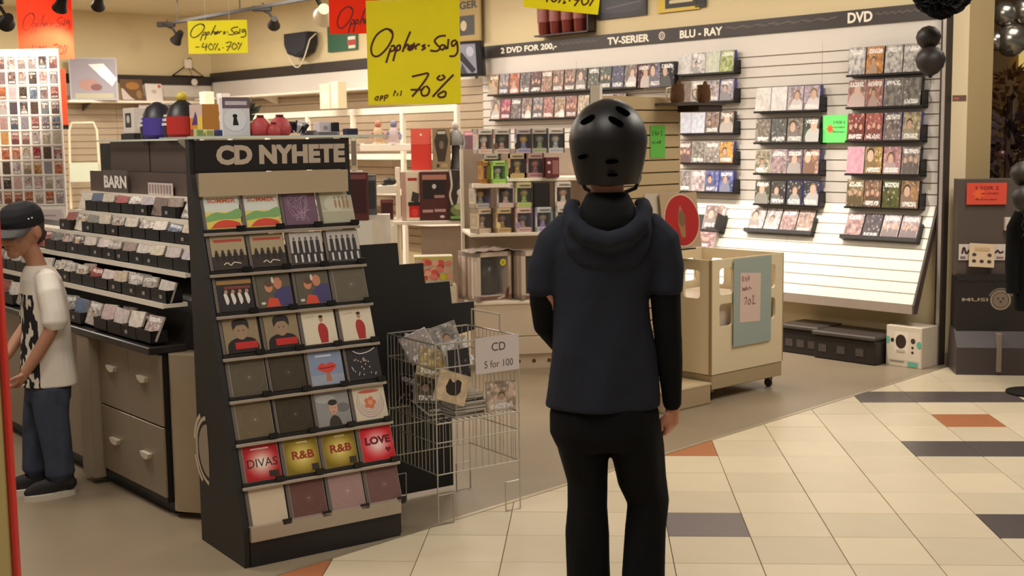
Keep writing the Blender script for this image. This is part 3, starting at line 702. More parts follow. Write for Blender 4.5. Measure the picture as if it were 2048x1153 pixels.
specs = [('cream cd leaning against the front wires of the basket, dark blot on its cover', (214, 190, 154), 'plain', -.005, .012, .50, (-.10, R(20), R(-6))),
 ('pale cd standing upright in the right corner of the wire basket', (214, 186, 164), 'portrait', .243, .016, .412, (-.05, R(2), 0)),
 ('yellowish cd tilted at the left corner of the wire basket', (196, 170, 116), 'title', -.01, .13, .58, (-.45, R(18), R(-16))),
 ('brown cd tilted behind the yellowish one in the wire basket', (120, 92, 66), 'title', .02, .20, .60, (-.5, R(-14), R(10))),
 ('dark red cd standing behind the CD sign of the wire basket', (120, 40, 48), 'plain', .17, .08, .56, (-.1, R(6), R(60))),
 ('wine red cd wedged next to the dark red one in the wire basket', (150, 66, 72), 'plain', .2, .10, .56, (-.1, R(10), R(64))),
 ('black cd standing mid basket, left of the dark red cds', (34, 30, 32), 'plain', .10, .06, .55, (-.12, R(3), R(20))),
 ('white cd standing behind the black one mid basket', (222, 214, 204), 'title', .12, .10, .57, (-.2, R(-8), R(12))),
 ('grey cd leaning at the back wires of the basket', (176, 166, 156), 'portrait', .18, .30, .60, (-.25, R(-12), 0)),
 ('pale grey cd leaning at the back left wires of the basket', (220, 210, 196), 'title', .03, .29, .60, (-.3, R(14), 0)),
 ('silver grey cd lying on top at the back of the basket', (160, 156, 152), 'plain', .21, .22, .60, (-1.0, R(8), R(12))),
 ('olive cd under the yellowish one in the wire basket', (120, 112, 84), 'portrait', .0, .16, .46, (-.35, R(8), R(-12))),
 ('charcoal cd lying at the bottom left of the wire basket', (70, 64, 60), 'title', .03, .10, .42, (-1.2, R(4), R(10))),
 ('tan cd lying at the bottom back of the wire basket', (176, 150, 120), 'plain', .2, .2, .42, (-1.25, R(3), R(-14))),
 ('dark brown cd standing at the left wires of the basket', (66, 50, 42), 'title', .012, .34, .43, (-.2, R(0), R(-84)))]
for lab, c, kd, x, y, z, rt_ in specs: bargain(lab, c, kd, x, y, z, rt_)
a = Art(0)
bl = [t for t in bpy.data.objects if t.get('label', '').startswith('cream cd leaning against the front')][0]
a.poly([(.04+.9*p[0]*.1, .03+p[1]*.07) for p in [(0, .4), (.1, .9), (.3, .7), (.5, .95), (.7, .85), (.75, .3), (.6, .05), (.3, 0), (.1, .1)]], (44, 34, 30)); a.y = 0
a.build('cover_motif', None, bl, loc=(0, .0004, 0))
# ---------------------------------------------------------------- people
def skin_mat(name, rgb):
    m = mat(name, rgb, .55, 0, .06, 14); m.node_tree.nodes['Principled BSDF'].inputs['Subsurface Weight'].default_value = .08
    m.node_tree.nodes['Principled BSDF'].inputs['Subsurface Radius'].default_value = (.02, .008, .004); return m
def cloth(name, rgb, rough=.9, var=.12, scale=18, bump=.25): return mat(name, rgb, rough, 0, var, scale, bump, spec=.2)
def hand(wrist, fwd, palm_n, s=1.0, curl=.9, flip=1):
    """relaxed hand: palm slab, four curled fingers of unequal length and a thumb from the palm's side"""
    f = Vector(fwd).normalized(); n = Vector(palm_n); n = (n-f*n.dot(f)).normalized(); w = f.cross(n).normalized()*flip
    W = Vector(wrist); L = []
    L.append(limb([(*(W-f*.02*s), .022*s), (*(W+f*.02*s), .024*s), (*(W+f*.05*s), .022*s)], 12))
    for i, (off, ln) in enumerate(((-.027, .058), (-.009, .068), (.009, .063), (.026, .05))):
        b = W+f*(.045*s)+w*(off*s); p = [(*(W+f*.01*s+w*off*.6*s), .0115*s), (*b, .0115*s)]; d = f.copy(); cur = b+f*.012*s; p.append((*cur, .0105*s))
        for k in range(3):
            a = curl*(.55+.25*k); d = (d*math.cos(a)+n*math.sin(a)).normalized() if False else (f*math.cos(a*(k+1)*.75)+n*math.sin(a*(k+1)*.75)).normalized()
            cur = cur+d*(ln*s*(.42, .33, .25)[k]); p.append((*cur, (.0096-.0008*k)*s))
        L.append(limb(p, 10))
    tb = W+f*.012*s-w*.026*s; d1 = (f*.75-w*.5+n*.45).normalized(); d2 = (f*.85-w*.05+n*.5).normalized()
    p1 = tb+d1*.032*s; p2 = p1+d2*.026*s
    L.append(limb([(*(W+f*.01*s), .013*s), (*tb, .0125*s), (*p1, .011*s), (*p2, .0092*s)], 10))
    return L
# ---- the helmeted child, seen from behind
KX, KY = .047, 3.6
kid = thing('person', 'person seen from behind in a black helmet and dark blue hooded tee', 'person', (KX, KY, 0))
def rr(x, y, z, a, b, n=24): return ring((x, y, z), a, b, n)
SK = skin_mat('skin_fair_a', (196, 132, 104)); NAVY = cloth('tee_navy', (38, 40, 49), .92, .14, 24); BLKC = cloth('cloth_black', (11, 10, 11), .9, .2, 22)
bl = [[rr(-.01, .0, .66, .10, .07), rr(-.01, .0, .8, .11, .08), rr(0, .0, 1.0, .115, .08), rr(0, .0, 1.15, .13, .075), rr(0, -.0, 1.23, .10, .06), rr(0, .0, 1.27, .05, .05)],
      limb([(0, .0, 1.22, .05), (0, .01, 1.32, .046), (0, .02, 1.38, .05)]), ball((0, .03, 1.45), (.078, .095, .11)), ball((0, .06, 1.40), (.055, .06, .06)),
      limb([(0, .118, 1.43, .012), (0, .128, 1.405, .014)]), ball((-.08, .02, 1.43), (.012, .02, .03)), ball((.08, .02, 1.43), (.012, .02, .03)),
      limb([(-.14, 0, 1.17, .045), (-.175, -.005, 1.05, .04), (-.165, .02, .95, .034), (-.11, .12, .87, .028), (-.06, .17, .85, .022)]),
      limb([(.14, 0, 1.17, .045), (.165, -.005, 1.04, .04), (.175, -.01, .92, .033), (.18, .01, .80, .027), (.182, .025, .715, .021)]),
      limb([(-.07, 0, .70, .055), (-.062, -.0, .50, .042), (-.06, -.005, .30, .038), (-.058, .0, .08, .028), (-.055, .02, .045, .025)]),
      limb([(.065, 0, .70, .055), (.096, .006, .50, .042), (.112, .004, .42, .04), (.106, -.025, .30, .038), (.094, -.072, .09, .028), (.095, -.06, .05, .025)])]
bl += hand((.184, .03, .70), (.0, .35, -1), (-.75, .55, .1), .92, .85, 1) + hand((-.05, .175, .85), (1, .25, 0), (0, -.3, -1), .92, .6, -1)
put('body', remeshed(bl, .0046, 4, [SK], 'body'), kid)
# tee with folds, sleeves and a hood lying on the back
def fold(r, amp, z, seed):
    c = sum((v for v in r), Vector())/len(r); out = []
    for k, p in enumerate(r):
        a = math.atan2(p.y-c.y, p.x-c.x); d = (p-c).normalized()
        out.append(p+d*amp*(math.sin(3*a+seed+z*9)+.6*math.sin(5*a-z*14+seed*2)))
    return out
tee = []
tz = [(.715, -.019, .166, .118, .006), (.76, -.019, .162, .116, .006), (.88, -.019, .149, .11, .006), (.96, -.02, .14, .106, .004), (1.03, -.02, .138, .104, .003), (1.10, -.012, .152, .105, .002), (1.17, -.005, .165, .102, .001), (1.22, -.002, .155, .092, 0), (1.26, 0, .115, .08, 0), (1.295, .0, .07, .062, 0)]
tee.append([fold(rr(x, -.004, z, a, b, 32), f_, z, .6) for z, x, a, b, f_ in tz])
tee.append(limb([(-.10, -.0, 1.22, .062), (-.15, -.003, 1.18, .058), (-.178, -.005, 1.11, .050), (-.186, -.006, 1.05, .047)]))
tee.append(limb([(.10, -.0, 1.22, .064), (.148, -.003, 1.18, .062), (.165, -.005, 1.11, .052), (.162, -.006, 1.05, .05)]))
sh = remeshed(tee, .006, 5, [NAVY], 'tee_shirt'); put('tee_shirt', sh, kid)
# hood: a soft roll falling in a U from both shoulders over the back, black lining showing inside
U = [(-.088, .03, 1.296), (-.102, -.02, 1.297), (-.106, -.062, 1.280), (-.092, -.098, 1.248), (-.056, -.118, 1.216), (.0, -.126, 1.200), (.056, -.118, 1.216), (.092, -.098, 1.248), (.106, -.062, 1.280), (.102, -.02, 1.297), (.088, .03, 1.296)]
rad = [.014, .018, .021, .024, .027, .028, .027, .024, .021, .018, .014]
hl = [limb([(*p, r_) for p, r_ in zip(U, rad)], 14), [rr(0, -.072, 1.10, .05, .03), rr(0, -.084, 1.135, .09, .034), rr(0, -.086, 1.18, .115, .036), rr(0, -.076, 1.225, .124, .036), rr(0, -.05, 1.262, .122, .036), rr(0, -.03, 1.285, .11, .03)]]
put('hood', remeshed(hl, .0055, 7, [NAVY], 'hood'), kid)
col = remeshed([[rr(0, -.09, 1.215, .05, .022), rr(0, -.08, 1.24, .076, .04), rr(0, -.058, 1.268, .084, .056), rr(0, -.03, 1.295, .076, .066), rr(0, -.01, 1.318, .064, .058), rr(0, .0, 1.33, .057, .053)]], .0055, 5, [BLKC], 'collar'); put('collar', col, kid)
slv = remeshed([limb([(-.182, -.005, 1.10, .042), (-.184, -.002, 1.02, .040), (-.178, .015, .95, .038), (-.14, .08, .89, .035), (-.08, .15, .855, .029)]) ], .006, 4, [BLKC], 'long_sleeve'); put('long_sleeve', slv, kid)
slv = remeshed([limb([(.164, -.005, 1.10, .045), (.163, -.004, 1.03, .044), (.168, -.008, .94, .041), (.176, .0, .84, .037), (.182, .018, .74, .029), (.184, .026, .712, .027)])], .006, 4, [BLKC], 'long_sleeve'); put('long_sleeve', slv, kid)
def leg(pts): return [fold(r, .0035, r[0].z, 1.3) for r in limb(pts, 22)]
tr_ = [[rr(-.012, -.004, .76, .135, .098), rr(-.012, -.004, .70, .158, .112), rr(-.012, -.006, .64, .158, .115), rr(-.012, -.004, .60, .14, .1)],
       leg([(-.085, -.004, .66, .078, .09), (-.074, -.004, .585, .072, .086), (-.062, -.0, .495, .059, .07), (-.060, -.004, .42, .058, .066), (-.06, -.006, .345, .063, .066), (-.06, -.004, .21, .064, .066), (-.058, .004, .07, .066, .07)]),
       leg([(.068, -.004, .66, .080, .09), (.082, .0, .585, .077, .088), (.096, .006, .495, .071, .078), (.116, .008, .43, .061, .07), (.108, -.012, .36, .058, .064), (.099, -.04, .23, .062, .064), (.094, -.075, .08, .064, .068)])]
put('trousers', remeshed(tr_, .006, 3, [BLKC], 'trousers'), kid)
for x_, y_, a_ in ((-.055, .03, .03), (.095, -.055, -.05)):
    s_ = [[rr(0, -.07, .0, .035, .03), rr(0, -.07, .05, .036, .034), rr(0, -.06, .09, .032, .036)], limb([(0, -.06, .035, .038, .034), (0, .04, .032, .042, .03), (0, .11, .026, .04, .024), (0, .135, .022, .03, .018)])]
    o = put('shoe', remeshed(s_, .005, 3, [mat('shoe_black', (26, 25, 27), .6)], 'shoe'), kid, (x_, y_, .004), (0, 0, a_))
# helmet: round shell with slots and a chin strap
HEL = mat('helmet_matt_black', (24, 21, 19), .4, 0, .1, 9, spec=.35)
hel = G(); nu, nv = 40, 16; hr = []
for j in range(nv+1):
    v = j/nv; th = v*R(118); hr.append([])
    for k in range(nu):
        a = 2*math.pi*k/nu
        low = 1 if math.sin(a) < .2 else .80
        t2 = th*(low if th > R(80) else 1) if th > R(80) else th
        rx, ry, rz = .111, .136, .125
        x_, y_, z_ = rx*math.sin(t2)*math.cos(a), ry*math.sin(t2)*math.sin(a), rz*math.cos(t2)*1.0
        if t2 > R(88): x_ *= 1-(t2-R(88))*.22; y_ *= 1-(t2-R(88))*.16; z_ = z_*1.95
        hr[-1].append((x_, y_, z_))
hr[0] = [(.004*math.cos(2*math.pi*k/nu), .004*math.sin(2*math.pi*k/nu), .125) for k in range(nu)]
hel.loft(hr, None, False, True)
hm = hel.build('helmet', HEL, kid, smooth=60, loc=(.003, .012, 1.467))
SLOT = mat('helmet_slot_black', (3, 3, 3), 1, spec=0)
def on_shell(x, z, off=1.0):
    zz = z if z > 0 else z/1.6; k = 1-min(.98, (x/.111)**2+(zz/.125)**2*(1 if z > 0 else .35)); return Vector((x, -.136*math.sqrt(k)-off, z))
for x0, z0, an, ln, wd in ((.040, .088, -28, .044, .014), (.020, .060, -30, .046, .015), (-.058, .066, 30, .044, .014), (.008, -.050, 4, .036, .012), (-.072, -.036, 12, .026, .012), (.010, -.086, 0, .03, .009)):
    g = G(); nn = 10; rws = []
    for i in range(nn+1):
        u = i/nn*2-1; hw = wd/2*max(.12, (1-abs(u)**3.5))**.5; rws.append([])
        for v in (-1, -.5, 0, .5, 1):
            dx, dz = u*ln/2, v*hw; c_, s_ = math.cos(R(an)), math.sin(R(an)); p = on_shell(x0+dx*c_-dz*s_, z0+dx*s_+dz*c_, .0045 if z0 > 0 else .0025); rws[-1].append(p)
        rws[-1] += [p+Vector((0, .004, 0)) for p in reversed(rws[-1])]
    g.loft(rws); g.build('vent_slot', SLOT, hm, smooth=True)
G().tube([(.088, .0, -.06), (.088, .01, -.10), (.078, .03, -.128), (.03, .085, -.15), (-.03, .085, -.15), (-.066, .04, -.128), (-.076, .02, -.10), (-.08, .0, -.06)], .006, 8).build('strap', mat('strap_black', (12, 12, 13), .7), hm, smooth=True)
put('hair', remeshed([ball((0, .01, 1.42), (.083, .095, .075)), ball((0, -.03, 1.375), (.06, .045, .03))], .006, 3, [mat('hair_brown', (84, 52, 34), .6, 0, .25, 40)], 'hair'), kid)
# ---- the younger boy by the browser, facing left
boy = thing('person', 'person in a black cap, white printed tee and jeans beside the cd browser', 'person', (-2.312, 5.17, 0), R(36))
SK2 = skin_mat('skin_fair_b', (180, 128, 100)); TEE2 = cloth('tee_white', (226, 216, 200), .9, .04, 20, .2); JEAN = cloth('jeans_blue', (66, 72, 88), .85, .3, 26, .35)
# local: forward = -x, his left side (towards the camera) = -y
HX, HZ = -.062, 1.135
HP = Vector((HX+.02, 0, HZ-.05)); HM = Matrix.Rotation(R(30), 4, 'Z') @ Matrix.Rotation(R(-11), 4, 'Y'); HT = Matrix.Translation(HP) @ HM @ Matrix.Translation(-HP)
def tilt_r(rings): return [[HT @ Vector(p) for p in r] for r in rings]
HL = HT.translation; HR = HM.to_euler()
b2 = [[rr(.008, 0, .42, .06, .075), rr(.01, 0, .50, .068, .08), rr(.01, 0, .58, .075, .085), rr(.01, 0, .72, .078, .09), rr(.005, 0, .86, .08, .105), rr(.0, 0, .94, .07, .115), rr(-.005, 0, .98, .045, .06)],
      limb([(.0, 0, .95, .042), (-.02, 0, 1.02, .038), (-.045, 0, 1.07, .042)]),
      *[tilt_r(r_) for r_ in [ball((HX+.008, 0, HZ+.018), (.088, .072, .095)), ball((HX-.03, 0, HZ-.035), (.056, .054, .062)), ball((HX-.06, 0, HZ-.078), (.026, .03, .022)),
      limb([(HX-.082, 0, HZ+.012, .009), (HX-.098, 0, HZ-.014, .0115), (HX-.092, 0, HZ-.026, .010)], 10),
      ball((HX-.076, .022, HZ-.022), (.018, .022, .02)), ball((HX-.076, -.022, HZ-.022), (.018, .022, .02)),
      limb([(HX-.078, -.016, HZ-.050, .006), (HX-.086, 0, HZ-.049, .008), (HX-.078, .016, HZ-.050, .006)], 8), limb([(HX-.076, -.014, HZ-.060, .006), (HX-.083, 0, HZ-.060, .008), (HX-.076, .014, HZ-.060, .006)], 8),
      ball((HX+.02, -.074, HZ-.005), (.02, .01, .03)), ball((HX+.02, .074, HZ-.005), (.02, .01, .03))]],
      limb([(.01, -.115, .92, .036), (.02, -.135, .80, .032), (.0, -.14, .72, .029), (-.06, -.13, .62, .026), (-.105, -.12, .555, .021)]),
      limb([(.01, .115, .92, .036), (.0, .135, .80, .032), (-.03, .14, .72, .029), (-.09, .12, .65, .026), (-.13, .10, .60, .021)]),
      limb([(.008, -.045, .46, .042), (.01, -.056, .32, .038), (.018, -.058, .18, .034), (.02, -.06, .06, .028)]),
      limb([(.004, .045, .46, .042), (-.022, .058, .32, .038), (-.04, .068, .18, .034), (-.047, .07, .06, .028)])]
b2 += hand((-.108, -.12, .548), (-.55, .1, -.8), (-.6, .6, .5), .78, .9, 1) + hand((-.135, .098, .595), (-.8, -.3, -.35), (0, -.6, -.8), .78, .7, -1)
put('body', remeshed(b2, .0042, 3, [SK2], 'body'), boy)
eye = mat('eye_dark', (34, 24, 20), .3); brow = mat('brow_brown', (70, 46, 32), .7)
for s_ in (-1, 1):
    G().ell((HX-.0775, s_*.031, HZ+.008), (.007, .012, .005), 10, 6).build('eye', eye, boy, smooth=True, loc=HL, rot=HR)
    G().tube([(HX-.084, s_*.016, HZ+.024), (HX-.083, s_*.03, HZ+.028), (HX-.072, s_*.046, HZ+.024)], .0032, 6).build('eyebrow', brow, boy, smooth=True, loc=HL, rot=HR)
G().ell((HX-.088, 0, HZ-.0545), (.004, .017, .0022), 10, 6).build('mouth', mat('lips', (150, 78, 66), .5), boy, smooth=True, loc=HL, rot=HR)
put('hair', remeshed([ball((HX+.034, 0, HZ+.02), (.068, .077, .072)), limb([(HX+.07, 0, HZ-.02, .04, .058), (HX+.062, 0, HZ-.05, .03, .05)])], .005, 3, [mat('hair_dark', (58, 40, 30), .65, 0, .25, 40)], 'hair'), boy, HL, HR)
t2 = [[fold(r, .004, r[0].z, .3) for r in [rr(.02, 0, .475, .118, .115, 30), rr(.018, 0, .53, .112, .114, 30), rr(.014, 0, .64, .103, .112, 30), rr(.012, 0, .76, .096, .112, 30), rr(.008, 0, .86, .092, .120, 30)]]+[rr(.004, 0, .93, .08, .122, 30), rr(.0, 0, .965, .065, .085, 30), rr(-.004, 0, .985, .05, .056, 30)],
      limb([(.005, -.085, .94, .05), (.01, -.12, .88, .052), (.018, -.140, .80, .052), (.02, -.146, .755, .054)]), limb([(.005, .085, .94, .05), (.005, .12, .88, .05), (-.005, .140, .80, .05), (-.012, .146, .755, .052)])]
tm = cloth('tee_white_printed', (240, 232, 220), .9, .03, 20, .2)
nt = tm.node_tree; L_ = nt.links.new; tc = nt.nodes['Texture Coordinate']; sx = nt.nodes.new('ShaderNodeSeparateXYZ'); L_(tc.outputs['Object'], sx.inputs[0])
mp = nt.nodes.new('ShaderNodeMapping'); mp.inputs['Scale'].default_value = (10, 26, 9); mp.inputs['Rotation'].default_value = (.35, 0, 0); L_(tc.outputs['Object'], mp.inputs[0])
vn = nt.nodes.new('ShaderNodeTexNoise'); vn.inputs['Scale'].default_value = 1.6; vn.inputs['Detail'].default_value = 2; L_(mp.outputs[0], vn.inputs['Vector'])
def mt(op, a, b):
    n = nt.nodes.new('ShaderNodeMath'); n.operation = op
    for i, q in enumerate((a, b)):
        if isinstance(q, float): n.inputs[i].default_value = q
        else: L_(q, n.inputs[i])
    return n.outputs[0]
pr = mt('GREATER_THAN', vn.outputs['Fac'], .47); fr = mt('LESS_THAN', sx.outputs[0], -.03); up_ = mt('LESS_THAN', sx.outputs[2], .87)
ymask = mt('GREATER_THAN', sx.outputs[1], -.095)
fac = mt('MULTIPLY', mt('MULTIPLY', mt('MULTIPLY', pr, fr), up_), ymask); mx2 = nt.nodes.new('ShaderNodeMix'); mx2.data_type = 'RGBA'
L_(fac, mx2.inputs[0]); L_(nt.nodes['Mix'].outputs[2], mx2.inputs[6]); mx2.inputs[7].default_value = (.03, .028, .03, 1); L_(mx2.outputs[2], nt.nodes['Principled BSDF'].inputs['Base Color'])
put('tee_shirt', remeshed(t2, .0055, 4, [tm], 'tee_shirt'), boy)
j2 = [[rr(.01, 0, .53, .085, .095), rr(.01, 0, .47, .092, .102), rr(.008, 0, .41, .09, .102)],
      [fold(r, .004, r[0].z, 2.1) for r in limb([(.008, -.05, .46, .082, .062), (.01, -.056, .34, .070, .06), (.018, -.058, .24, .064, .057), (.02, -.06, .15, .058, .054), (.022, -.06, .10, .060, .056)], 20)],
      [fold(r, .004, r[0].z, .9) for r in limb([(.004, .05, .46, .080, .062), (-.02, .058, .34, .068, .058), (-.035, .066, .24, .060, .055), (-.045, .07, .15, .056, .053), (-.047, .07, .10, .058, .054)], 20)]]
put('jeans', remeshed(j2, .0055, 3, [JEAN], 'jeans'), boy)
SH = mat('sneaker_black', (30, 29, 31), .7, 0, .3, 60); SOLE = mat('sole_white', (214, 204, 188), .6)
for x_, y_, a_ in ((.015, -.06, .03), (-.05, .072, -.02)):
    up2 = [limb([(.055, 0, .05, .03, .034), (.02, 0, .062, .034, .034), (-.03, 0, .05, .037, .028), (-.09, 0, .037, .038, .02), (-.125, 0, .03, .026, .014)]), [rr(.03, 0, .05, .036, .033), rr(.03, 0, .09, .036, .034), rr(.035, 0, .105, .034, .032)]]
    o = put('shoe', remeshed(up2, .0045, 3, [SH], 'shoe'), boy, (x_, y_, 0), (0, 0, a_))
    so = G(); n = 24; ol = []
    for k in range(n):
        a = 2*math.pi*k/n; cx = math.cos(a); ol.append((-.035+.108*cx, (.041-.007*cx*.5)*math.sin(a)*(1 if abs(cx) < .9 else .9)))
    so.prism(ol, .0, .024, 'z'); so.build('sole', SOLE, o, smooth=30)
CAPM = cloth('cap_black', (34, 34, 37), .8, .12, 24, .15)
cp = [[rr(HX+.012, 0, HZ+.022, .096, .083, 28), rr(HX+.012, 0, HZ+.05, .098, .084, 28), rr(HX+.014, 0, HZ+.08, .09, .079, 28), rr(HX+.014, 0, HZ+.105, .07, .064, 28), rr(HX+.014, 0, HZ+.12, .035, .033, 28)]]
cap = put('cap', remeshed(cp, .005, 4, [CAPM], 'cap'), boy, HL, HR)
bm_ = G(); vs = []
for k in range(13):
    a = R(105+150*k/12); vs.append(((HX+.012+.095*math.cos(a), .082*math.sin(a)), (HX-.04+.115*math.cos(a), .086*math.sin(a))))
rg_ = []
for k in range(13):
    (ax, ay), (bx, by) = vs[k]; d_ = abs(k-6)/6; zz = HZ+.027-.010*d_**2
    rg_.append([(ax, ay, zz+.003), (bx, by, zz-.014-.004*d_), (bx, by, zz-.019-.004*d_), (ax, ay, zz-.002)])
bm_.loft(rg_); bm_.build('brim', mat('cap_brim_grey', (66, 64, 62), .8), cap, smooth=50)
for dx in (0, .018): G().ell((HX-.02+dx, -.0835, HZ+.06), (.004, .0025, .004), 8, 6).build('cap_badge', mat('badge_white', (230, 226, 220), .4), cap)
# ---------------------------------------------------------------- film cases on the slat wall
CASEK = mat('film_case_black', (24, 22, 26), .3, 0, .05, 8, coat=.3); CASEB = mat('film_case_blue', (62, 60, 132), .25, 0, .05, 8, coat=.4); CASEW = mat('film_case_clear', (206, 198, 196), .2, 0, .03, 8, coat=.4)
film_me = {}
def film_mesh(w, h, m):
    k = (w, h, m)
    if k not in film_me: film_me[k] = G().bbox(0, w, 0, .015, 0, h, .0012, m).mesh('case')
    return film_me[k]
fcov = {}
def film_cov(w, h, kd):
    k = (w, h, kd)
    if k not in fcov: fcov[k] = G().box(.003, w-.003, -.0009, .0002, .002, h-.002, cover_mat(kd)).mesh('cover')
    return fcov[k]
TRAYM = mat('tray_black', (20, 16, 15), .4)
def film_row(labpos, s1, z, n, pitch, w, h, cols, kinds, cm, lean=6, d=.045, tray=True, stack=2, fr=WALL, rz=-45, lip=.006, cat='film case', noun='film case', group='film cases on the slat wall', jitter=.004):
    """a black tray with n cases; s1 = left end along the wall"""
    L = n*pitch+.012
    base = fr.w(-s1, -d-.04, z)
    if tray:
        t = thing('display_tray', 'black display tray %s' % labpos, 'tray', base, R(rz), 'black trays on the slat wall')
        g = G().box(-.004, L, 0, .03+d, -.008, 0).box(-.004, L, -.004, 0, -.008, lip).box(L-.003, L, 0, .03+d, -.008, h*.55); g.build('tray', TRAYM, t)
        G().box(-.004, L, .02+d, .03+d, -.012, h*.5).build('back_plate', TRAYM, t)
    for i in range(n):
        c = cols[i % len(cols)]; kd = kinds[i % len(kinds)]
        if c is None: continue
        for q in range(stack if i == n-1 else 1):
            lab = '%s %s, %s from left %s' % (cname(c), noun, ORD[i], labpos) if q == 0 else 'rear %s %s, last one %s' % (cname(c), noun, labpos)
            x = i*pitch+rnd.uniform(0, jitter); yy = .004+.017*q
            p = fr.w(-s1+x, -d-.04+yy, z+.0005)
            t = thing('film_case', lab, cat, p, group=group, rot=(-R(lean), 0, R(rz)))
            put('case', film_mesh(w, h, cm[i % len(cm)]), t); put('cover', film_cov(w, h, kd), t, color=c)
W_, G_, D_ = (226, 220, 214), (150, 142, 134), (70, 62, 58)
K, B, C = CASEK, CASEB, CASEW
c3 = [('on the top tray of the right film column', 1.872, [(206, 200, 196), (206, 140, 70), (190, 184, 178), (186, 180, 174)], ('title', 'portrait', 'title', 'title'), (K, K, K, K)),
      ('on the second tray of the right film column', 1.660, [(186, 130, 120), (176, 120, 100), (136, 130, 122), (128, 122, 114)], ('portrait', 'portrait', 'title', 'title'), (C, B, C, K)),
      ('on the third tray of the right film column', 1.440, [(150, 66, 56), (176, 96, 84), (136, 120, 116), (176, 160, 120)], ('group', 'group', 'title', 'portrait'), (K, K, B, B)),
      ('on the fourth tray of the right film column', 1.220, [(216, 160, 176), (186, 150, 84), (190, 140, 140), (150, 138, 128)], ('plain', 'portrait', 'portrait', 'group'), (C, K, K, K)),
      ('on the fifth tray of the right film column', 1.000, [(150, 130, 90), (150, 116, 90), (96, 96, 50), (170, 130, 90)], ('group', 'group', 'title', 'portrait'), (K, K, K, K))]
for lab, z, cols, kd, cm in c3: film_row(lab, .672, z, 4, .137, .133, .184, cols, kd, cm)
c2 = [('on the top tray of the middle film column', 1.652, [W_, (232, 226, 224), (196, 176, 180), (190, 170, 176)], ('plain', 'plain', 'portrait', 'portrait'), (C, C, B, B)),
      ('on the second tray of the middle film column', 1.433, [(140, 128, 114), (96, 96, 90), (140, 126, 112), (66, 76, 64)], ('title', 'title', 'portrait', 'portrait'), (K, K, K, K)),
      ('on the third tray of the middle film column', 1.215, [(170, 158, 130), (176, 150, 150), (140, 120, 116), (196, 150, 120)], ('portrait', 'title', 'portrait', 'portrait'), (C, C, B, B)),
      ('on the fourth tray of the middle film column', .997, [(90, 86, 66), (76, 72, 66), (66, 64, 66), (62, 62, 68)], ('portrait', 'portrait', 'portrait', 'portrait'), (K, K, B, B))]
for lab, z, cols, kd, cm in c2: film_row(lab, 1.436, z, 4, .137, .133, .172, cols, kd, cm)
c1 = [('on the top tray of the left blu-ray column', 1.945, [(206, 202, 198), (214, 208, 206), (196, 200, 180), (176, 186, 110)], ('plain', 'portrait', 'plain', 'title'), (C, C, C, B)),
      ('on the second tray of the left blu-ray column', 1.738, [(120, 100, 86), (190, 184, 170), (176, 164, 164), (170, 160, 166)], ('plain', 'title', 'portrait', 'portrait'), (C, C, B, B)),
      ('on the third tray of the left blu-ray column', 1.506, [(206, 208, 222), (206, 210, 224), (140, 116, 104), (136, 112, 100)], ('plain', 'plain', 'portrait', 'portrait'), (C, C, K, K)),
      ('on the fourth tray of the left blu-ray column', 1.287, [(150, 116, 110), (150, 142, 130), (156, 146, 136), (206, 150, 70)], ('group', 'title', 'title', 'portrait'), (K, C, C, B)),
      ('on the fifth tray of the left blu-ray column', 1.074, [(150, 140, 136), (206, 186, 186), (110, 116, 176), (112, 120, 180)], ('title', 'title', 'portrait', 'portrait'), (C, C, B, B))]
for lab, z, cols, kd, cm in c1: film_row(lab, 2.165, z, 4, .134, .130, .160, cols, kd, cm)
lrow1 = [(196, 150, 90), (150, 140, 150), (206, 120, 80), (110, 96, 96), (96, 60, 58), (166, 126, 104), (160, 126, 110), (150, 116, 104), (106, 92, 84), (100, 98, 86), (84, 92, 78), (86, 78, 110), (126, 108, 104)]
film_row('on the upper tray under 2 DVD FOR 200', 4.362, 1.872, 13, .137, .131, .180, lrow1, ('portrait', 'group', 'portrait', 'title', 'group', 'title'), (K, K, K, K, K), stack=1)
lrow2 = [(166, 146, 136), (176, 86, 110), (130, 116, 112), (150, 126, 116), (140, 130, 130), (176, 120, 110), (170, 146, 120), (176, 120, 110), (206, 186, 160), (90, 84, 80), (190, 180, 166), (150, 120, 110)]
film_row('on the lower tray under 2 DVD FOR 200', 4.345, 1.655, 12, .137, .131, .180, lrow2, ('portrait', 'group', 'title'), (K, K, B, K), stack=1)
# three larger box sets at the right end of the upper tray
for i, (c, w) in enumerate((((96, 50, 54), .13), ((130, 124, 150), .12), ((42, 42, 48), .14))):
    t = thing('box_set', '%s film box set, %s from left at the right end above the mugs' % (cname(c), ORD[i]), 'box', WALL.w(-2.56+.128*i, -.09-.012*i, 1.865), R(-45), 'film box sets')
    G().bbox(0, w, 0, .05, 0, .185, .002).build('box', CASEK, t); put('cover', film_cov(w, .184, 'portrait'), t, color=c)
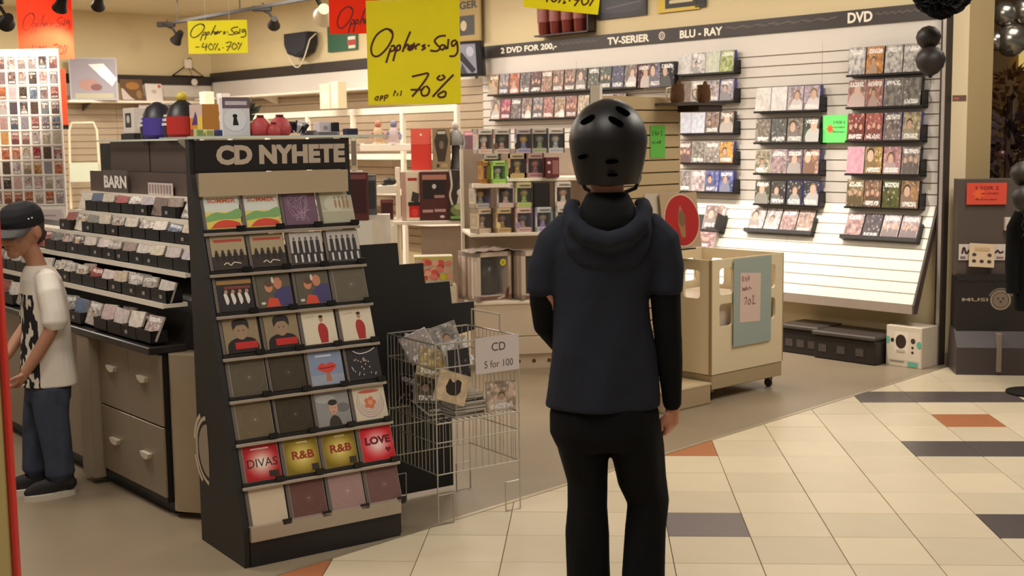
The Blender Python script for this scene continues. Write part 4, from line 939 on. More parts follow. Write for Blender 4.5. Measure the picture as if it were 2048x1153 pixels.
# cases on the sloping lower panel
def slope_pt(s, t, off):     # t metres down the slope, off metres out of it
    y = -(t*math.sin(ta)+off*math.cos(ta)); z = 1.02-t*math.cos(ta)+off*math.sin(ta)
    return WALL.w(-s, y, z)
sl = [('on the lowest tray of the right film column', .66, .255, [(206, 160, 154), (90, 76, 80), (206, 186, 184), (200, 176, 174)], ('title', 'title', 'group', 'group')),
      ('on the lowest tray of the middle film column', 1.47, .245, [(222, 200, 196), (216, 200, 196), (186, 150, 146), (190, 156, 140)], ('portrait', 'portrait', 'title', 'title'))]
for lab, s1, tt, cols, kd in sl:
    o = slope_pt(s1, tt, .03)
    t = thing('display_tray', 'black display tray %s' % lab, 'tray', o, group='black trays on the slat wall', rot=(-ta, 0, R(-45)))
    G().box(-.006, .57, -.026, .028, -.01, 0).box(-.006, .57, -.03, -.024, -.01, .016).box(.564, .57, -.026, .028, -.01, .12).build('tray', TRAYM, t)
    for i in range(4):
        p = Vector(o)+Matrix.Rotation(R(-45), 3, 'Z') @ (Matrix.Rotation(-ta, 3, 'X') @ Vector((i*.138+.003, -.004, .0005)))
        t = thing('film_case', '%s film case, %s from left %s' % (cname(cols[i]), ORD[i], lab), 'film case', p, group='film cases on the slat wall', rot=(-ta-R(2), 0, R(-45)))
        put('case', film_mesh(.133, .178, CASEK), t); put('cover', film_cov(.133, .178, kd[i]), t, color=cols[i])
# half empty magazine holder beside the record sleeve
o = slope_pt(2.10, .26, .03)
t = thing('display_tray', 'black half-empty tray on the white slope behind the cream bin', 'tray', o, group='black trays on the slat wall', rot=(-ta, 0, R(-45)))
G().box(-.006, .42, -.03, .028, -.01, 0).box(-.006, .42, -.034, -.028, -.01, .018).box(.41, .42, -.1, .028, -.01, .11).box(0, .41, .015, .026, 0, .13).build('tray', TRAYM, t)
for i in range(3):
    p = Vector(o)+Matrix.Rotation(R(-45), 3, 'Z') @ (Matrix.Rotation(-ta, 3, 'X') @ Vector((.25+.0*i, -.006-.018*i, .001)))
    t = thing('film_case', '%s case in the half-empty tray behind the cream bin' % ('front white', 'middle pale', 'rear brown')[i], 'film case', p, group='cases in the half-empty tray', rot=(-ta-R(4), 0, R(-45+8*i)))
    put('case', film_mesh(.14, .19, CASEW), t); put('cover', film_cov(.14, .19, 'portrait'), t, color=((216, 206, 196), (206, 190, 180), (150, 110, 96))[i])
for i in range(4):      # magazines lying on the slope
    p = slope_pt(2.12-.0*i, .40, .01+.012*i)
    t = thing('magazine', '%s magazine of the pile lying under the half-empty tray' % ('lowest', 'second lowest', 'second highest', 'topmost')[i], 'magazine', p, group='magazines on the slope', rot=(-ta, 0, R(-45)))
    G().box(0, .4, -.006, .003, 0, .13).build('pages', ink((214, 204, 196)), t); put('cover', film_cov(.4, .13, 'group'), t, (0, -.0065, 0), color=((206, 170, 166), (196, 150, 150))[i % 2])
# green price note between two columns
def note(label, loc, rz, w, h, rgb, lines, star=None, lean=0, cat='sign', inkc=(60, 70, 50)):
    t = thing('price_note', label, cat, loc, rot=(lean, 0, rz)); G().box(0, w, 0, .0015, 0, h).build('paper', ink(rgb, .8), t)
    a = Art(-.0004)
    if star: a.poly([(w*.3+w*(.18 if k % 2 else .09)*math.cos(k*math.pi/7), h*.5+w*(.18 if k % 2 else .09)*math.sin(k*math.pi/7)) for k in range(14)], star)
    for x0, x1, z0, z1, body in lines: a.text(body, w*x0, w*x1, h*z0, h*z1, inkc, .01)
    a.build('lettering', None, t); return t
note('bright green price note with an orange star between two film columns', WALL.w(-.872, -.06, 1.432), R(-45), .195, .185, (112, 226, 116), ((.42, .9, .68, .78, '3 FOR 2'), (.45, .9, .52, .58, 'utvalgte'), (.4, .9, .36, .42, 'filmer')), (226, 96, 50))
# things under the slope
BOXD = mat('storage_bin_black', (34, 29, 28), .4, 0, .1, 12); BOXT = mat('storage_bin_lid', (74, 66, 62), .35)
for i, (s0, s1_, d0, d1, h) in enumerate(((1.02, .70, .05, .34, .20), (.72, .235, .05, .38, .19))):
    t = thing('storage_crate', ('long black storage crate under the slope beside the radio carton', 'black storage crate under the slope beside the cream bin')[1-i], 'crate', WALL.w(-s0 if i == 0 else -s0, 0, 0), R(-45), 'black crates under the slope')
    L = s0-s1_
    G().bbox(.005, L-.005, -d1+.02, -d0, 0, h-.03, .01).build('body', BOXD, t); G().bbox(0, L, -d1, -d0+.01, h-.03, h, .008).build('lid', BOXT, t)
    for q in range(3): G().box(.05+q*L/3.4, .11+q*L/3.4, -d1+.016, -d1+.02, .05, .10).build('rib', BOXT, t)
t = thing('radio_carton', 'white carton printed with a portable radio under the slope', 'box', WALL.w(-.225, -.07, 0), R(-45))
G().bbox(0, .255, -.19, 0, .0, .262, .003).build('carton', mat('carton_white', (206, 192, 170), .6), t)
a = Art(-.1905); X = lambda u: u*.255; Z = lambda u: u*.262
a.rect(X(.04), X(.96), Z(.16), Z(.88), (216, 202, 180)); a.rect(X(.25), X(.62), Z(.34), Z(.86), (226, 214, 196)); a.oval(X(.42), Z(.62), X(.15), X(.18), (52, 38, 32), 24); a.oval(X(.18), Z(.64), X(.05), X(.055), (48, 38, 34)); a.oval(X(.76), Z(.66), X(.065), X(.07), (62, 50, 44)); a.oval(X(.75), Z(.5), X(.035), X(.035), (50, 40, 36)); a.oval(X(.75), Z(.38), X(.035), X(.035), (50, 40, 36)); a.rect(X(.02), X(.1), Z(.56), Z(.72), (92, 176, 150)); a.oval(X(.93), Z(.58), X(.07), X(.09), (92, 172, 148)); a.rect(X(.62), X(.9), Z(.03), Z(.14), (96, 176, 152)); a.rect(X(.12), X(.52), Z(.12), Z(.14), (110, 100, 90)); a.rect(X(.3), X(.55), Z(.36), Z(.42), (190, 176, 156))
a.build('print', None, t)
# posters and a boxed bottle display above the header band
def poster(label, s, z0, w, h, rgb, draw, cat='poster', y=-.012):
    t = thing('poster', label, cat, WALL.w(-s, y, z0), R(-45)); G().box(0, w, 0, .008, 0, h).build('board', ink(rgb), t)
    a = Art(-.0005); draw(a, w, h); a.build('print', None, t); return t
def d_dark(a, w, h):
    a.rect(.02*w, .98*w, .02*h, .98*h, (28, 24, 30)); a.poly(curve([(.1*w, .3*h), (.3*w, .5*h), (.5*w, .42*h), (.7*w, .55*h), (.9*w, .5*h), (.9*w, .1*h), (.1*w, .1*h)], 3), (52, 46, 54)); a.stroke([(.2*w, .16*h), (.9*w, .22*h)], .01, (96, 90, 100))
def d_yel(a, w, h):
    a.rect(.2*w, .95*w, .05*h, .98*h, (40, 32, 26)); a.rect(.3*w, .85*w, .12*h, .17*h, (206, 190, 150))
def d_cards(a, w, h):
    a.rect(.05*w, .95*w, .02*h, .98*h, (168, 140, 70)); a.text('NGER', .1*w, .9*w, .50*h, .62*h, (40, 32, 24), .04); a.rect(.15*w, .8*w, .1*h, .4*h, (40, 34, 30)); a.oval(.45*w, .25*h, .1*w, .08*h, (196, 180, 140)); a.rect(.15*w, .9*w, .7*h, .95*h, (60, 52, 40))
poster('dark film poster above the TV-SERIER lettering', 3.08, 2.43, .54, .50, (24, 20, 24), d_dark)
poster('yellow edged film poster above the BLU-RAY lettering', 2.43, 2.43, .42, .50, (206, 176, 60), d_yel)
poster('narrow black pennant board right of the yellow edged poster', 2.05, 2.44, .10, .5, (30, 26, 26), lambda a, w, h: a.rect(.1*w, .9*w, .05*h, .9*h, (20, 18, 18)))
poster('mustard film poster reading NGER beside the big yellow sale sign', 4.92, 2.36, .44, .58, (150, 120, 54), d_cards, y=-.05)
poster('green notice with white and red marks beneath the orange sale sheet', 6.99, 2.405, .53, .34, (40, 92, 66), lambda a, w, h: (a.rect(.7*w, .95*w, .3*h, .4*h, (230, 222, 206)), a.rect(.68*w, .97*w, .16*h, .28*h, (190, 60, 50)), a.rect(.72*w, .95*w, .05*h, .14*h, (226, 216, 200))))
t = thing('bottle_display', 'dark shallow case holding four red bottles above the header band', 'display case', WALL.w(-3.73, -.012, 2.335), R(-45))
G().box(0, .64, -.09, .0, 0, .012).box(0, .64, -.012, 0, 0, .42).box(.626, .64, -.09, 0, 0, .42).build('case', mat('display_case_brown', (52, 36, 32), .5), t)
bot = G().lathe([(.001, 0), (.045, 0), (.05, .02), (.056, .16), (.06, .28), (.05, .32), (.001, .325)], 16).mesh('bottle', True)
bot.materials.append(mat('bottle_red_foil', (116, 46, 40), .16, .35, .12, 14, coat=.6))
for i in range(4):
    b_ = thing('red_bottle', 'shiny red bottle, %s from left in the dark display case' % ORD[i], 'bottle', WALL.w(-3.73+.085+.142*i, -.062, 2.349), 0, 'four red bottles'); put('body', bot, b_)
    G().lathe([(.052, .10), (.0585, .10), (.0605, .22), (.052, .22)], 16).build('paper_band', mat('bottle_band', (132, 66, 56), .4), b_, smooth=True)
# monitor on a bracket
t = thing('monitor', 'black tilted monitor showing a grey picture beside the film wall', 'monitor', WALL.w(-4.62, -.16, 2.045), rot=(R(6), 0, R(-28)))
G().bbox(0, .26, -.06, 0, 0, .31, .008).build('housing', mat('monitor_black', (24, 22, 24), .35), t)
a = Art(-.0605); a.rect(.012, .20, .03, .285, (132, 134, 150)); a.poly([(.012, .17), (.05, .22), (.19, .06), (.15, .03)], (44, 42, 52)); a.poly([(.012, .03), (.1, .03), (.05, .12)], (70, 68, 78)); a.oval(.14, .22, .04, .045, (176, 176, 190)); a.build('screen', None, t)
G().tube([(.13, 0, .15), (.13, .12, .16)], .015, 8).build('bracket', mat('monitor_black', (24, 22, 24), .35), t)
# wall speaker with white cable
t = thing('wall_speaker', 'small black wall speaker with a looping white cable', 'speaker', WALL.w(-7.63, -.02, 2.43), R(-45))
sp = [(.0, .20), (.46, .20), (.46, .08), (.40, -.01), (.23, -.055), (.06, -.01), (0, .08)]
G().prism(sp, -.12, -.0, 'y').build('housing', mat('speaker_black', (26, 26, 30), .5), t)
G().prism([(p[0]*.9+.023, p[1]*.85+.018) for p in sp], -.126, -.12, 'y').build('grille', mat('speaker_grille', (38, 38, 46), .7), t)
G().tube([(-.01, -.02, .20)]+[(x_, -.11, .10-.26*math.sin(math.pi*(x_+.02)/.5)) for x_ in [i*.05-.01 for i in range(11)]]+[(.47, -.02, .18)], .007, 6).build('cable', mat('cable_white', (226, 214, 196), .5), t, smooth=True)
# wall shelf and picture ledge along the far part of the wall
SHW = mat('shelf_white_metal', (238, 228, 210), .4, 0, .02, 6)
G().box(-9.45, -4.62, -.012, .0, 2.03, 2.2).build('upper_panel', SLAT, wr)
t = thing('wall_shelf', 'long white shelf along the wall below the header band', 'shelf', WALL.w(0, 0, 0), R(-45))
G().box(-9.45, -5.6, -.26, -.012, 1.985, 2.01).build('board', SHW, t)
for s_ in (5.8, 6.9, 8.0, 9.1): G().prism([(-.02, 1.985), (-.24, 1.985), (-.02, 1.90)], -s_, -s_+.012, 'x').build('bracket', SHW, t)
# ---------------------------------------------------------------- island end with slats, low platform, record sleeve, mugs
TAN = mat('slat_laminate_tan', (186, 162, 122), .5, 0, .05, 7)
isl = thing('slat_island', 'tan slatted island end panel behind the helmeted child', 'display unit', ISL.w(0, 0), R(45))
PY = .25
nz = 23; hz_ = (1.70-.13)/nz
for i in range(nz):
    k_ = ('isl', hz_)
    if k_ not in slat_me: slat_me[k_] = G().prism([(-.008, .003), (.012, 0), (.012, hz_-.005), (-.008, hz_-.005)], 0, .63, 'x', TAN).mesh('slat')
    put('slat', slat_me[k_], isl, (-.636, PY, .13+i*hz_))
G().box(-.63, -.006, PY+.012, PY+.05, .1, 1.705).build('core', TAN, isl)
G().box(-.006, .0, PY-.01, PY+.06, .1, 1.715).build('edge_trim', mat('trim_cream', (206, 186, 150), .5), isl)
G().box(-.64, -.621, PY-.01, PY+.06, .1, 1.76).build('edge_trim', SHW, isl)
G().bbox(-.41, -.014, 0, .9, .0, .115, .006).build('platform', mat('platform_beige', (170, 146, 112), .5, 0, .05, 6), isl)
G().box(-.41, -.014, -.002, .9, .108, .118).build('platform_top', mat('platform_top', (206, 184, 146), .45), isl)
note('green price note on the tan slatted panel beside the helmet', ISL.w(-.25, PY-.012, 1.37), R(45), .12, .175, (96, 176, 66), ((.1, .8, .7, .85, '3 for 2'), (.1, .7, .45, .55, 'cd')))
sh_ = thing('glass_shelf', 'small dark shelf carrying two brown mugs at the panel corner', 'shelf', ISL.w(0, 0), R(45))
G().box(-.21, .20, PY-.17, PY-.008, 1.655, 1.668).build('board', mat('shelf_dark_grey', (86, 76, 68), .4, .3), sh_)
G().box(-.02, .18, PY-.16, PY-.01, 1.62, 1.655).build('bracket', mat('bracket_brown', (56, 44, 38), .5), sh_)
for i, x_ in enumerate((-.13, .09)):
    t = thing('mug', 'brown glazed mug, %s on the small dark shelf' % ('left one', 'right one'), 'mug', ISL.w(x_, PY-.10, 1.669), R(20), 'brown mugs') if False else thing('mug', '%s brown glazed mug on the small dark shelf' % ('left', 'right')[i], 'mug', ISL.w(x_, PY-.10, 1.669), R(20), 'brown mugs')
    MUG = mat('mug_glaze', (96, 62, 34), .15, 0, .35, 18, coat=.6)
    G().lathe([(.001, 0), (.034, 0), (.040, .02), (.041, .06), (.036, .09), (.038, .10), (.033, .10), (.03, .05), (.001, .01)], 18).build('body', MUG, t, smooth=True)
    G().tube([(-.038, 0, .08), (-.062, 0, .075), (-.068, 0, .05), (-.058, 0, .028), (-.039, 0, .024)], .006, 8).build('handle', mat('mug_handle', (206, 190, 160), .3), t, smooth=True)
    G().ell((.0, -.02, .095), (.014, .014, .03), 8, 6).build('rim_ornament', MUG, t, smooth=True)
t = thing('record_sleeve', 'square record sleeve with a big red disc on the tan panel', 'record', ISL.w(-.20, PY-.075, .865), rot=(R(-8), 0, R(45)))
G().box(0, .31, 0, .006, 0, .31).build('sleeve', mat('sleeve_brown', (176, 150, 116), .5), t)
a = Art(-.0005); a.oval(.165, .155, .15, .15, (206, 176, 146), 30); a.oval(.165, .155, .142, .142, (168, 34, 32), 30); a.poly(curve([(.15, .06), (.13, .15), (.16, .24), (.185, .14), (.18, .06)], 4), (150, 110, 70)); a.oval(.165, .165, .03, .045, (120, 88, 60)); a.build('print', None, t)
G().box(-.01, .2, -.05, .05, -.012, -.004).build('ledge', TRAYM, t)
t = thing('record_sleeve', 'pale record sleeve tucked behind the red disc sleeve', 'record', ISL.w(-.30, PY-.045, .868), rot=(R(-6), 0, R(45)))
G().box(0, .31, 0, .006, 0, .31).build('sleeve', mat('sleeve_pale', (190, 176, 156), .5), t); G().box(.285, .31, -.0006, 0, 0, .31).build('spine_band', mat('sleeve_band', (60, 48, 42), .5), t)
# ---------------------------------------------------------------- cream rolling bin
CR_ = Frame(45, 1.128, 7.51)
ct = thing('rolling_bin', 'cream panelled dump bin on castors with a blue poster', 'bin', CR_.w(0, 0), R(45))
CREAMP = mat('bin_panel_cream', (214, 196, 160), .45, 0, .03, 6); BED = mat('bin_edge_tan', (150, 122, 84), .6)
W1 = .655
def panel_with_holes(w, z0, z1, holes, th=.016):
    """board in xz with rounded window holes"""
    bm = bmesh.new(); cu = bpy.data.curves.new('p', 'CURVE'); cu.dimensions = '2D'; cu.fill_mode = 'BOTH'; cu.extrude = th/2
    def spl(pts):
        s_ = cu.splines.new('POLY'); s_.points.add(len(pts)-1); s_.use_cyclic_u = True
        for q, p in zip(s_.points, pts): q.co = (p[0], p[1], 0, 1)
    spl([(0, z0), (w, z0), (w, z1), (0, z1)])
    for x0, x1, a0, a1 in holes:
        r_ = .022; pts = []
        for cx, cz, s0 in ((x1-r_, a1-r_, 0), (x0+r_, a1-r_, 90), (x0+r_, a0+r_, 180), (x1-r_, a0+r_, 270)):
            pts += [(cx+r_*math.cos(R(s0+30*k)), cz+r_*math.sin(R(s0+30*k))) for k in range(4)]
        spl(pts)
    ob = bpy.data.objects.new('p', cu); COL.objects.link(ob); dg = bpy.context.evaluated_depsgraph_get()
    me = bpy.data.meshes.new_from_object(ob.evaluated_get(dg)); bpy.data.objects.remove(ob); bpy.data.curves.remove(cu); bm.free()
    me.materials.clear(); me.materials.append(CREAMP); me.name = 'panel'; return me
FH = [(.07, .19, .60, .75), (.07, .19, .42, .55), (.47, .58, .60, .74), (.47, .58, .42, .545)]
pm = panel_with_holes(W1, .155, .80, FH); SD = .62
put('front_panel', pm, ct, (-W1, .008, 0), (R(90), 0, 0)); put('back_panel', pm, ct, (-W1, SD-.008, 0), (R(90), 0, 0))
pm2 = panel_with_holes(SD-.034, .155, .80, [(.06, .17, .58, .74), (.06, .17, .42, .54), (.4, .52, .58, .74)])
put('side_panel', pm2, ct, (-W1+.008, SD-.017, 0), (R(90), 0, R(-90))); put('side_panel', pm2, ct, (-.008, SD-.017, 0), (R(90), 0, R(-90)))
G().box(-W1+.02, -.02, .02, SD-.02, .155, .175).build('bottom', BED, ct)
G().bbox(-W1+.012, -.0, .004, SD-.01, .068, .153, .004).build('skirt', mat('bin_skirt_tan', (166, 146, 108), .5), ct)
for x_ in (-W1+.0, -.004): G().box(x_-.002, x_+.006, -.001, .017, .155, .80).build('corner_trim', BED, ct)
# clear inner liner seen through the windows
G().box(-W1+.05, -.05, .05, SD-.05, .30, .56).build('contents_liner', mat('liner_plastic', (206, 190, 170), .25, 0, .1, 9), ct)
for x_, y_ in ((-.055, .06), (-W1+.06, .06), (-.055, SD-.06), (-W1+.06, SD-.06)):
    c_ = G().box(-.015, .015, -.02, .02, .045, .068).box(-.018, -.013, -.012, .012, .012, .05).box(.013, .018, -.012, .012, .012, .05).build('castor', mat('castor_steel', (120, 112, 100), .35, .7), ct, loc=(x_, y_, 0))
    w_ = G(); w_.lathe([(.001, -.009), (.022, -.009), (.026, -.005), (.026, .005), (.022, .009), (.001, .009)], 18); w_.build('wheel', mat('castor_wheel', (40, 36, 34), .5), c_, smooth=30, loc=(0, 0, .026), rot=(0, R(90), 0))
t = thing('bin_poster', 'blue-grey poster with a pink handwritten 70% sheet on the cream bin', 'poster', CR_.w(-.475, -.012, 0), R(45))
G().box(0, .345, 0, .0015, .295, .795).build('backing', ink((146, 156, 146), .8), t)
G().prism([(.055, .43), (.24, .42), (.245, .70), (.06, .715)], -.0012, -.0004, 'y').build('sheet', ink((206, 178, 164), .8), t)
a = Art(-.0014); hc = (120, 56, 60)
def scr(pts, w=.004, c=hc): a.stroke(curve(pts, 4), w, c)
scr([(.075, .66), (.075, .69), (.09, .685), (.08, .675), (.095, .662)]); scr([(.11, .665), (.10, .68), (.115, .682), (.118, .664), (.112, .662)]); scr([(.13, .695), (.128, .668)]); scr([(.138, .69), (.137, .664)])
scr([(.075, .632), (.08, .61), (.088, .625), (.096, .608), (.1, .628)]); scr([(.105, .61), (.112, .63), (.12, .61)]); scr([(.125, .61), (.14, .628), (.155, .612)])
scr([(.09, .566), (.115, .57), (.1, .53)]); scr([(.14, .56), (.125, .54), (.14, .528), (.152, .545), (.14, .56)]); scr([(.168, .58), (.175, .55), (.165, .53), (.195, .53)]); scr([(.18, .575), (.185, .568)])
a.build('lettering', None, t)
# ---------------------------------------------------------------- white display table with boxed figures
tb = thing('display_table', 'white display table and shelves stacked with boxed figures', 'display unit', TAB.w(0, 0), R(12))
WL = mat('table_white_laminate', (214, 198, 176), .42, 0, .03, 6); WE = mat('table_white_edge', (240, 230, 212), .4)
for z0, z1 in ((.10, .215), (.22, .43)): G().bbox(-.44, .75, 0, .02, z0, z1, .003).build('drawer_front', WL, tb)
G().box(-.445, .75, .02, .60, .085, .43).build('carcass', WL, tb)
kk_ = G().box(-.44, .75, .03, .05, 0, .085).build('kick', WL, tb)
for i in range(5): G().lathe([(.001, 0), (.013, 0), (.013, .002), (.001, .002)], 12).build('cable_hole', mat('hole_brown', (100, 70, 50), .6), kk_, loc=(-.36+.1*i, .03, .05), rot=(R(90), 0, 0))
G().bbox(-.46, .76, -.01, .62, .43, .452, .003).build('top', WE, tb)
for z_, y0, y1, x0 in ((.885, .06, .60, -.46), (1.232, .17, .60, -.22)): G().bbox(x0, .76, y0, y1, z_-.022, z_, .003).build('shelf', WE, tb)
G().box(-.46, .76, .60, .615, .452, 1.42).build('back_board', mat('table_back_taupe', (170, 150, 134), .5), tb)
for x_ in (-.46, .74): G().box(x_, x_+.02, .56, .60, .43, 1.42).build('post', WE, tb)
# boxed figures: carton, window, figure inside, printed side
def figure_box(label, x, y, z, rot, w=.115, d=.09, h=.158, c=(226, 212, 200), side=(70, 60, 58), win=(40, 34, 32), fig=(190, 160, 120), hair=(60, 44, 34), cap=(176, 150, 146), fr=TAB, base=12, group='boxed figures on the white table', motif=None):
    t = thing('figure_box', label, 'toy box', fr.w(x, y, z), R(base+rot), group)
    g = G(); k = .012
    g.box(-w/2, w/2, 0, d, 0, .03*h/.158, ink(c)).box(-w/2, w/2, 0, d, h-.034*h/.158, h, ink(c)).box(-w/2, -w/2+k, 0, d, .0, h, ink(c)).box(w/2-k, w/2, 0, d, 0, h, ink(side)).box(-w/2, w/2, d-.003, d, 0, h, ink(win))
    g.build('carton', None, t)
    G().box(-w/2+k, w/2-k, .002, .003, .03, h-.034).build('window', mat('box_window_film', (220, 220, 220), .05, 0, 0, 5, alpha=.04), t)
    f = G(); hy = d*.5
    f.ell((0, hy, h*.58), (w*.24, d*.28, h*.17), 12, 8, ink(fig)); f.ell((0, hy+.004, h*.64), (w*.26, d*.3, h*.15), 12, 8, ink(hair)); f.ell((0, hy, h*.36), (w*.15, d*.2, h*.13), 10, 6, ink(cap)); f.box(-w*.15, w*.15, hy-.01, hy+.01, h*.2, h*.28, ink(cap))
    f.build('figure', None, t, smooth=True)
    a = Art(-.0003); a.rect(-w*.28, w*.4, h*.83, h*.93, tuple(v*.8 for v in c)); a.rect(-w*.3, w*.42, h*.05, h*.15, cap); a.text('FIGUR', -w*.2, w*.3, h*.86, h*.91, (60, 52, 50), .01) if False else a.rect(-w*.2, w*.3, h*.865, h*.9, (84, 70, 66))
    if motif: a.oval(-w*.36, h*.3, w*.13, h*.14, motif)
    a.rect(-w*.5, -w*.38, h*.62, h*.8, cap); a.build('print', None, t)
    s = Art(0); s.rect(-d*.45, d*.45, h*.2, h*.8, tuple(min(255, v*1.5+10) for v in side)); s.oval(0, h*.6, d*.22, h*.12, fig); s.oval(0, h*.34, d*.16, h*.1, cap); s.build('side_print', None, t, loc=(w/2+.0003, d/2, 0), rot=(0, 0, R(90)))
    s = Art(0); s.rect(-d*.42, d*.42, h*.25, h*.75, tuple(v*.86 for v in c)); s.oval(0, h*.5, d*.2, h*.12, cap); s.build('side_print', None, t, loc=(-w/2-.0003, d/2, 0), rot=(0, 0, R(-90)))
    return t
# (row, x) -> looks
rows = [
 (.886, .08, [(-.36, 26, (216, 196, 170), (84, 66, 56), (150, 120, 90), None), (-.235, 14, (206, 180, 140), (70, 46, 40), (120, 84, 66), (226, 206, 150)), (-.105, 8, (222, 190, 180), (90, 84, 110), (90, 80, 90), (150, 140, 180)), (.025, 4, (196, 200, 200), (120, 140, 150), (150, 130, 110), None), (.16, 2, (220, 210, 200), (90, 70, 66), (150, 120, 100), None)], 'the lower shelf, front row'),
 (1.046, .10, [(-.37, 18, (222, 206, 186), (110, 92, 130), (196, 160, 90), None), (-.22, -6, (214, 200, 194), (170, 150, 150), (130, 110, 100), None), (-.10, -8, (206, 196, 150), (60, 52, 48), (170, 150, 100), None), (.16, -4, (224, 212, 200), (120, 100, 90), (190, 150, 120), None)], 'the second layer of the lower shelf'),
 (1.233, .19, [(-.30, -14, (222, 212, 200), (52, 46, 44), (120, 110, 90), None), (-.13, -12, (214, 190, 160), (56, 48, 46), (176, 150, 110), (90, 60, 40)), (-.01, -8, (200, 160, 156), (110, 60, 64), (176, 110, 104), None)], 'the upper shelf'),
 (1.393, .20, [(-.335, 10, (226, 214, 206), (150, 130, 130), (206, 196, 190), None), (-.225, -4, (222, 214, 206), (200, 190, 190), (96, 100, 84), (120, 84, 60)), (-.085, -10, (206, 190, 196), (70, 60, 66), (206, 170, 90), (60, 50, 40)), (.02, -14, (206, 196, 190), (60, 56, 60), (150, 150, 150), None), (.13, -6, (226, 216, 208), (40, 36, 40), (190, 180, 170), None)], 'the top layer above the upper shelf')]
for z_, y_, lst, wh in rows:
    for i, (x_, ro, c, sd, fg, mo) in enumerate(lst):
        figure_box('%s figure box, %s from left on %s' % (cname(c), ORD[i], wh), x_, y_, z_, ro, c=c, side=sd, fig=fg, motif=mo, hair=tuple(max(20, v-80) for v in fg), cap=tuple(max(20, min(255, v+rnd.randint(-60, 10))) for v in c))
t = thing('black_carton', 'plain black carton between two figure boxes on the lower shelf', 'box', TAB.w(-.035, .115, 1.046), R(10)); G().bbox(0, .105, 0, .09, 0, .157, .002).build('carton', mat('carton_black', (22, 19, 20), .5), t); G().box(.003, .102, -.0006, 0, .15, .155).build('flap', mat('carton_flap', (40, 36, 36), .5), t)
figure_box('lime green window box in front of the upper shelf', -.27, .03, 1.205, 12, .105, .085, .142, c=(176, 214, 110), side=(120, 190, 70), fig=(176, 170, 150), cap=(150, 200, 90), group=None)
figure_box('small orange box left of the lime green window box', -.355, .05, 1.208, 20, .055, .06, .14, c=(206, 150, 80), side=(190, 176, 90), fig=(150, 96, 50), cap=(170, 110, 60), group=None)
t = thing('wine_red_box', 'wine red box with two white dots on the upper shelf end', 'toy box', TAB.w(.05, .14, 1.234), R(14)); G().bbox(0, .09, 0, .07, 0, .13, .002).build('carton', ink((96, 40, 46)), t); a = Art(-.0005); a.oval(.022, .095, .012, .01, (226, 196, 196)); a.oval(.022, .035, .009, .009, (216, 180, 180)); a.rect(.045, .085, .02, .11, (150, 96, 96)); a.build('print', None, t)
# brackets of the green/orange boxes: a small step
G().box(-.44, -.2, .02, .10, 1.18, 1.205).build('step', WE, tb)
# two large boxed helmets on the table top
for i, (x_, ro) in enumerate(((-.315, 22), (-.02, 16))):
    t = thing('helmet_box', ('large grey window box with a yellow dot on the white table', 'large grey window box half hidden behind the helmeted child')[i], 'toy box', TAB.w(x_, .02, .453), R(12+ro), 'large window boxes')
    w, d, h = .255, .25, .315
    BX = mat('helmet_box_grey', (206, 190, 176), .35, 0, .06, 9, coat=.3)
    G().box(-w/2, w/2, 0, d, 0, .035, BX).box(-w/2, w/2, 0, d, h-.03, h, BX).box(-w/2, -w/2+.03, 0, d, 0, h, BX).box(w/2-.022, w/2, 0, d, 0, h, BX).box(-w/2, w/2, d-.004, d, 0, h, ink((40, 34, 32))).build('carton', None, t)
    G().box(-w/2+.03, w/2-.022, .004, .005, .03, h-.03).build('window', mat('box_window_film', (220, 220, 220), .05, 0, 0, 5, alpha=.04), t)
    f = G(); f.lathe([(.001, .045), (.085, .045), (.09, .08), (.082, .16), (.07, .21), (.04, .245), (.001, .255)], 20, mat('toy_helmet_dark', (44, 38, 34), .3)); f.build('toy_helmet', None, t, smooth=True, loc=(0, d/2, 0))
    a = Art(-.0004); a.rect(-w*.4, w*.4, .005, .03, (120, 92, 84)); a.stroke([(w*.1, .012), (w*.3, .026)], .01, (206, 190, 180)); a.poly([(w*.3, .01), (w*.42, .01), (w*.44, .09), (w*.36, .07)], (120, 66, 70))
    if i == 0: a.oval(w*.26, .245, .022, .022, (214, 206, 50)); a.oval(w*.26, .245, .012, .012, (176, 160, 40))
    a.build('print', None, t)
    s = Art(0)
    for q in range(5): s.rect(-d*.42+q*d*.17, -d*.32+q*d*.17, .02, h-.03, ((190, 160, 140), (220, 206, 190), (150, 120, 104))[q % 3])
    s.build('side_print', None, t, loc=(-w/2-.0004, d/2, 0), rot=(0, 0, R(-90)))
t = thing('plastic_bag', 'crumpled clear plastic bag lying over the large window boxes', 'bag', TAB.w(-.33, .06, .768), R(30)); g = G()
rg_ = random.Random(4); N_ = 9; rs_ = []
for i in range(N_):
    rs_.append([(-.16+.34*i/(N_-1), -.06+.2*k/6+rg_.uniform(-.01, .01), .004+rg_.uniform(0, .03)*math.sin(math.pi*i/(N_-1))) for k in range(7)])
g.loft([[*r, *[(p[0], p[1], p[2]-.003) for p in reversed(r)]] for r in rs_]); g.build('film', mat('bag_film', (190, 176, 170), .12, 0, .1, 20, coat=.6), t, smooth=60)
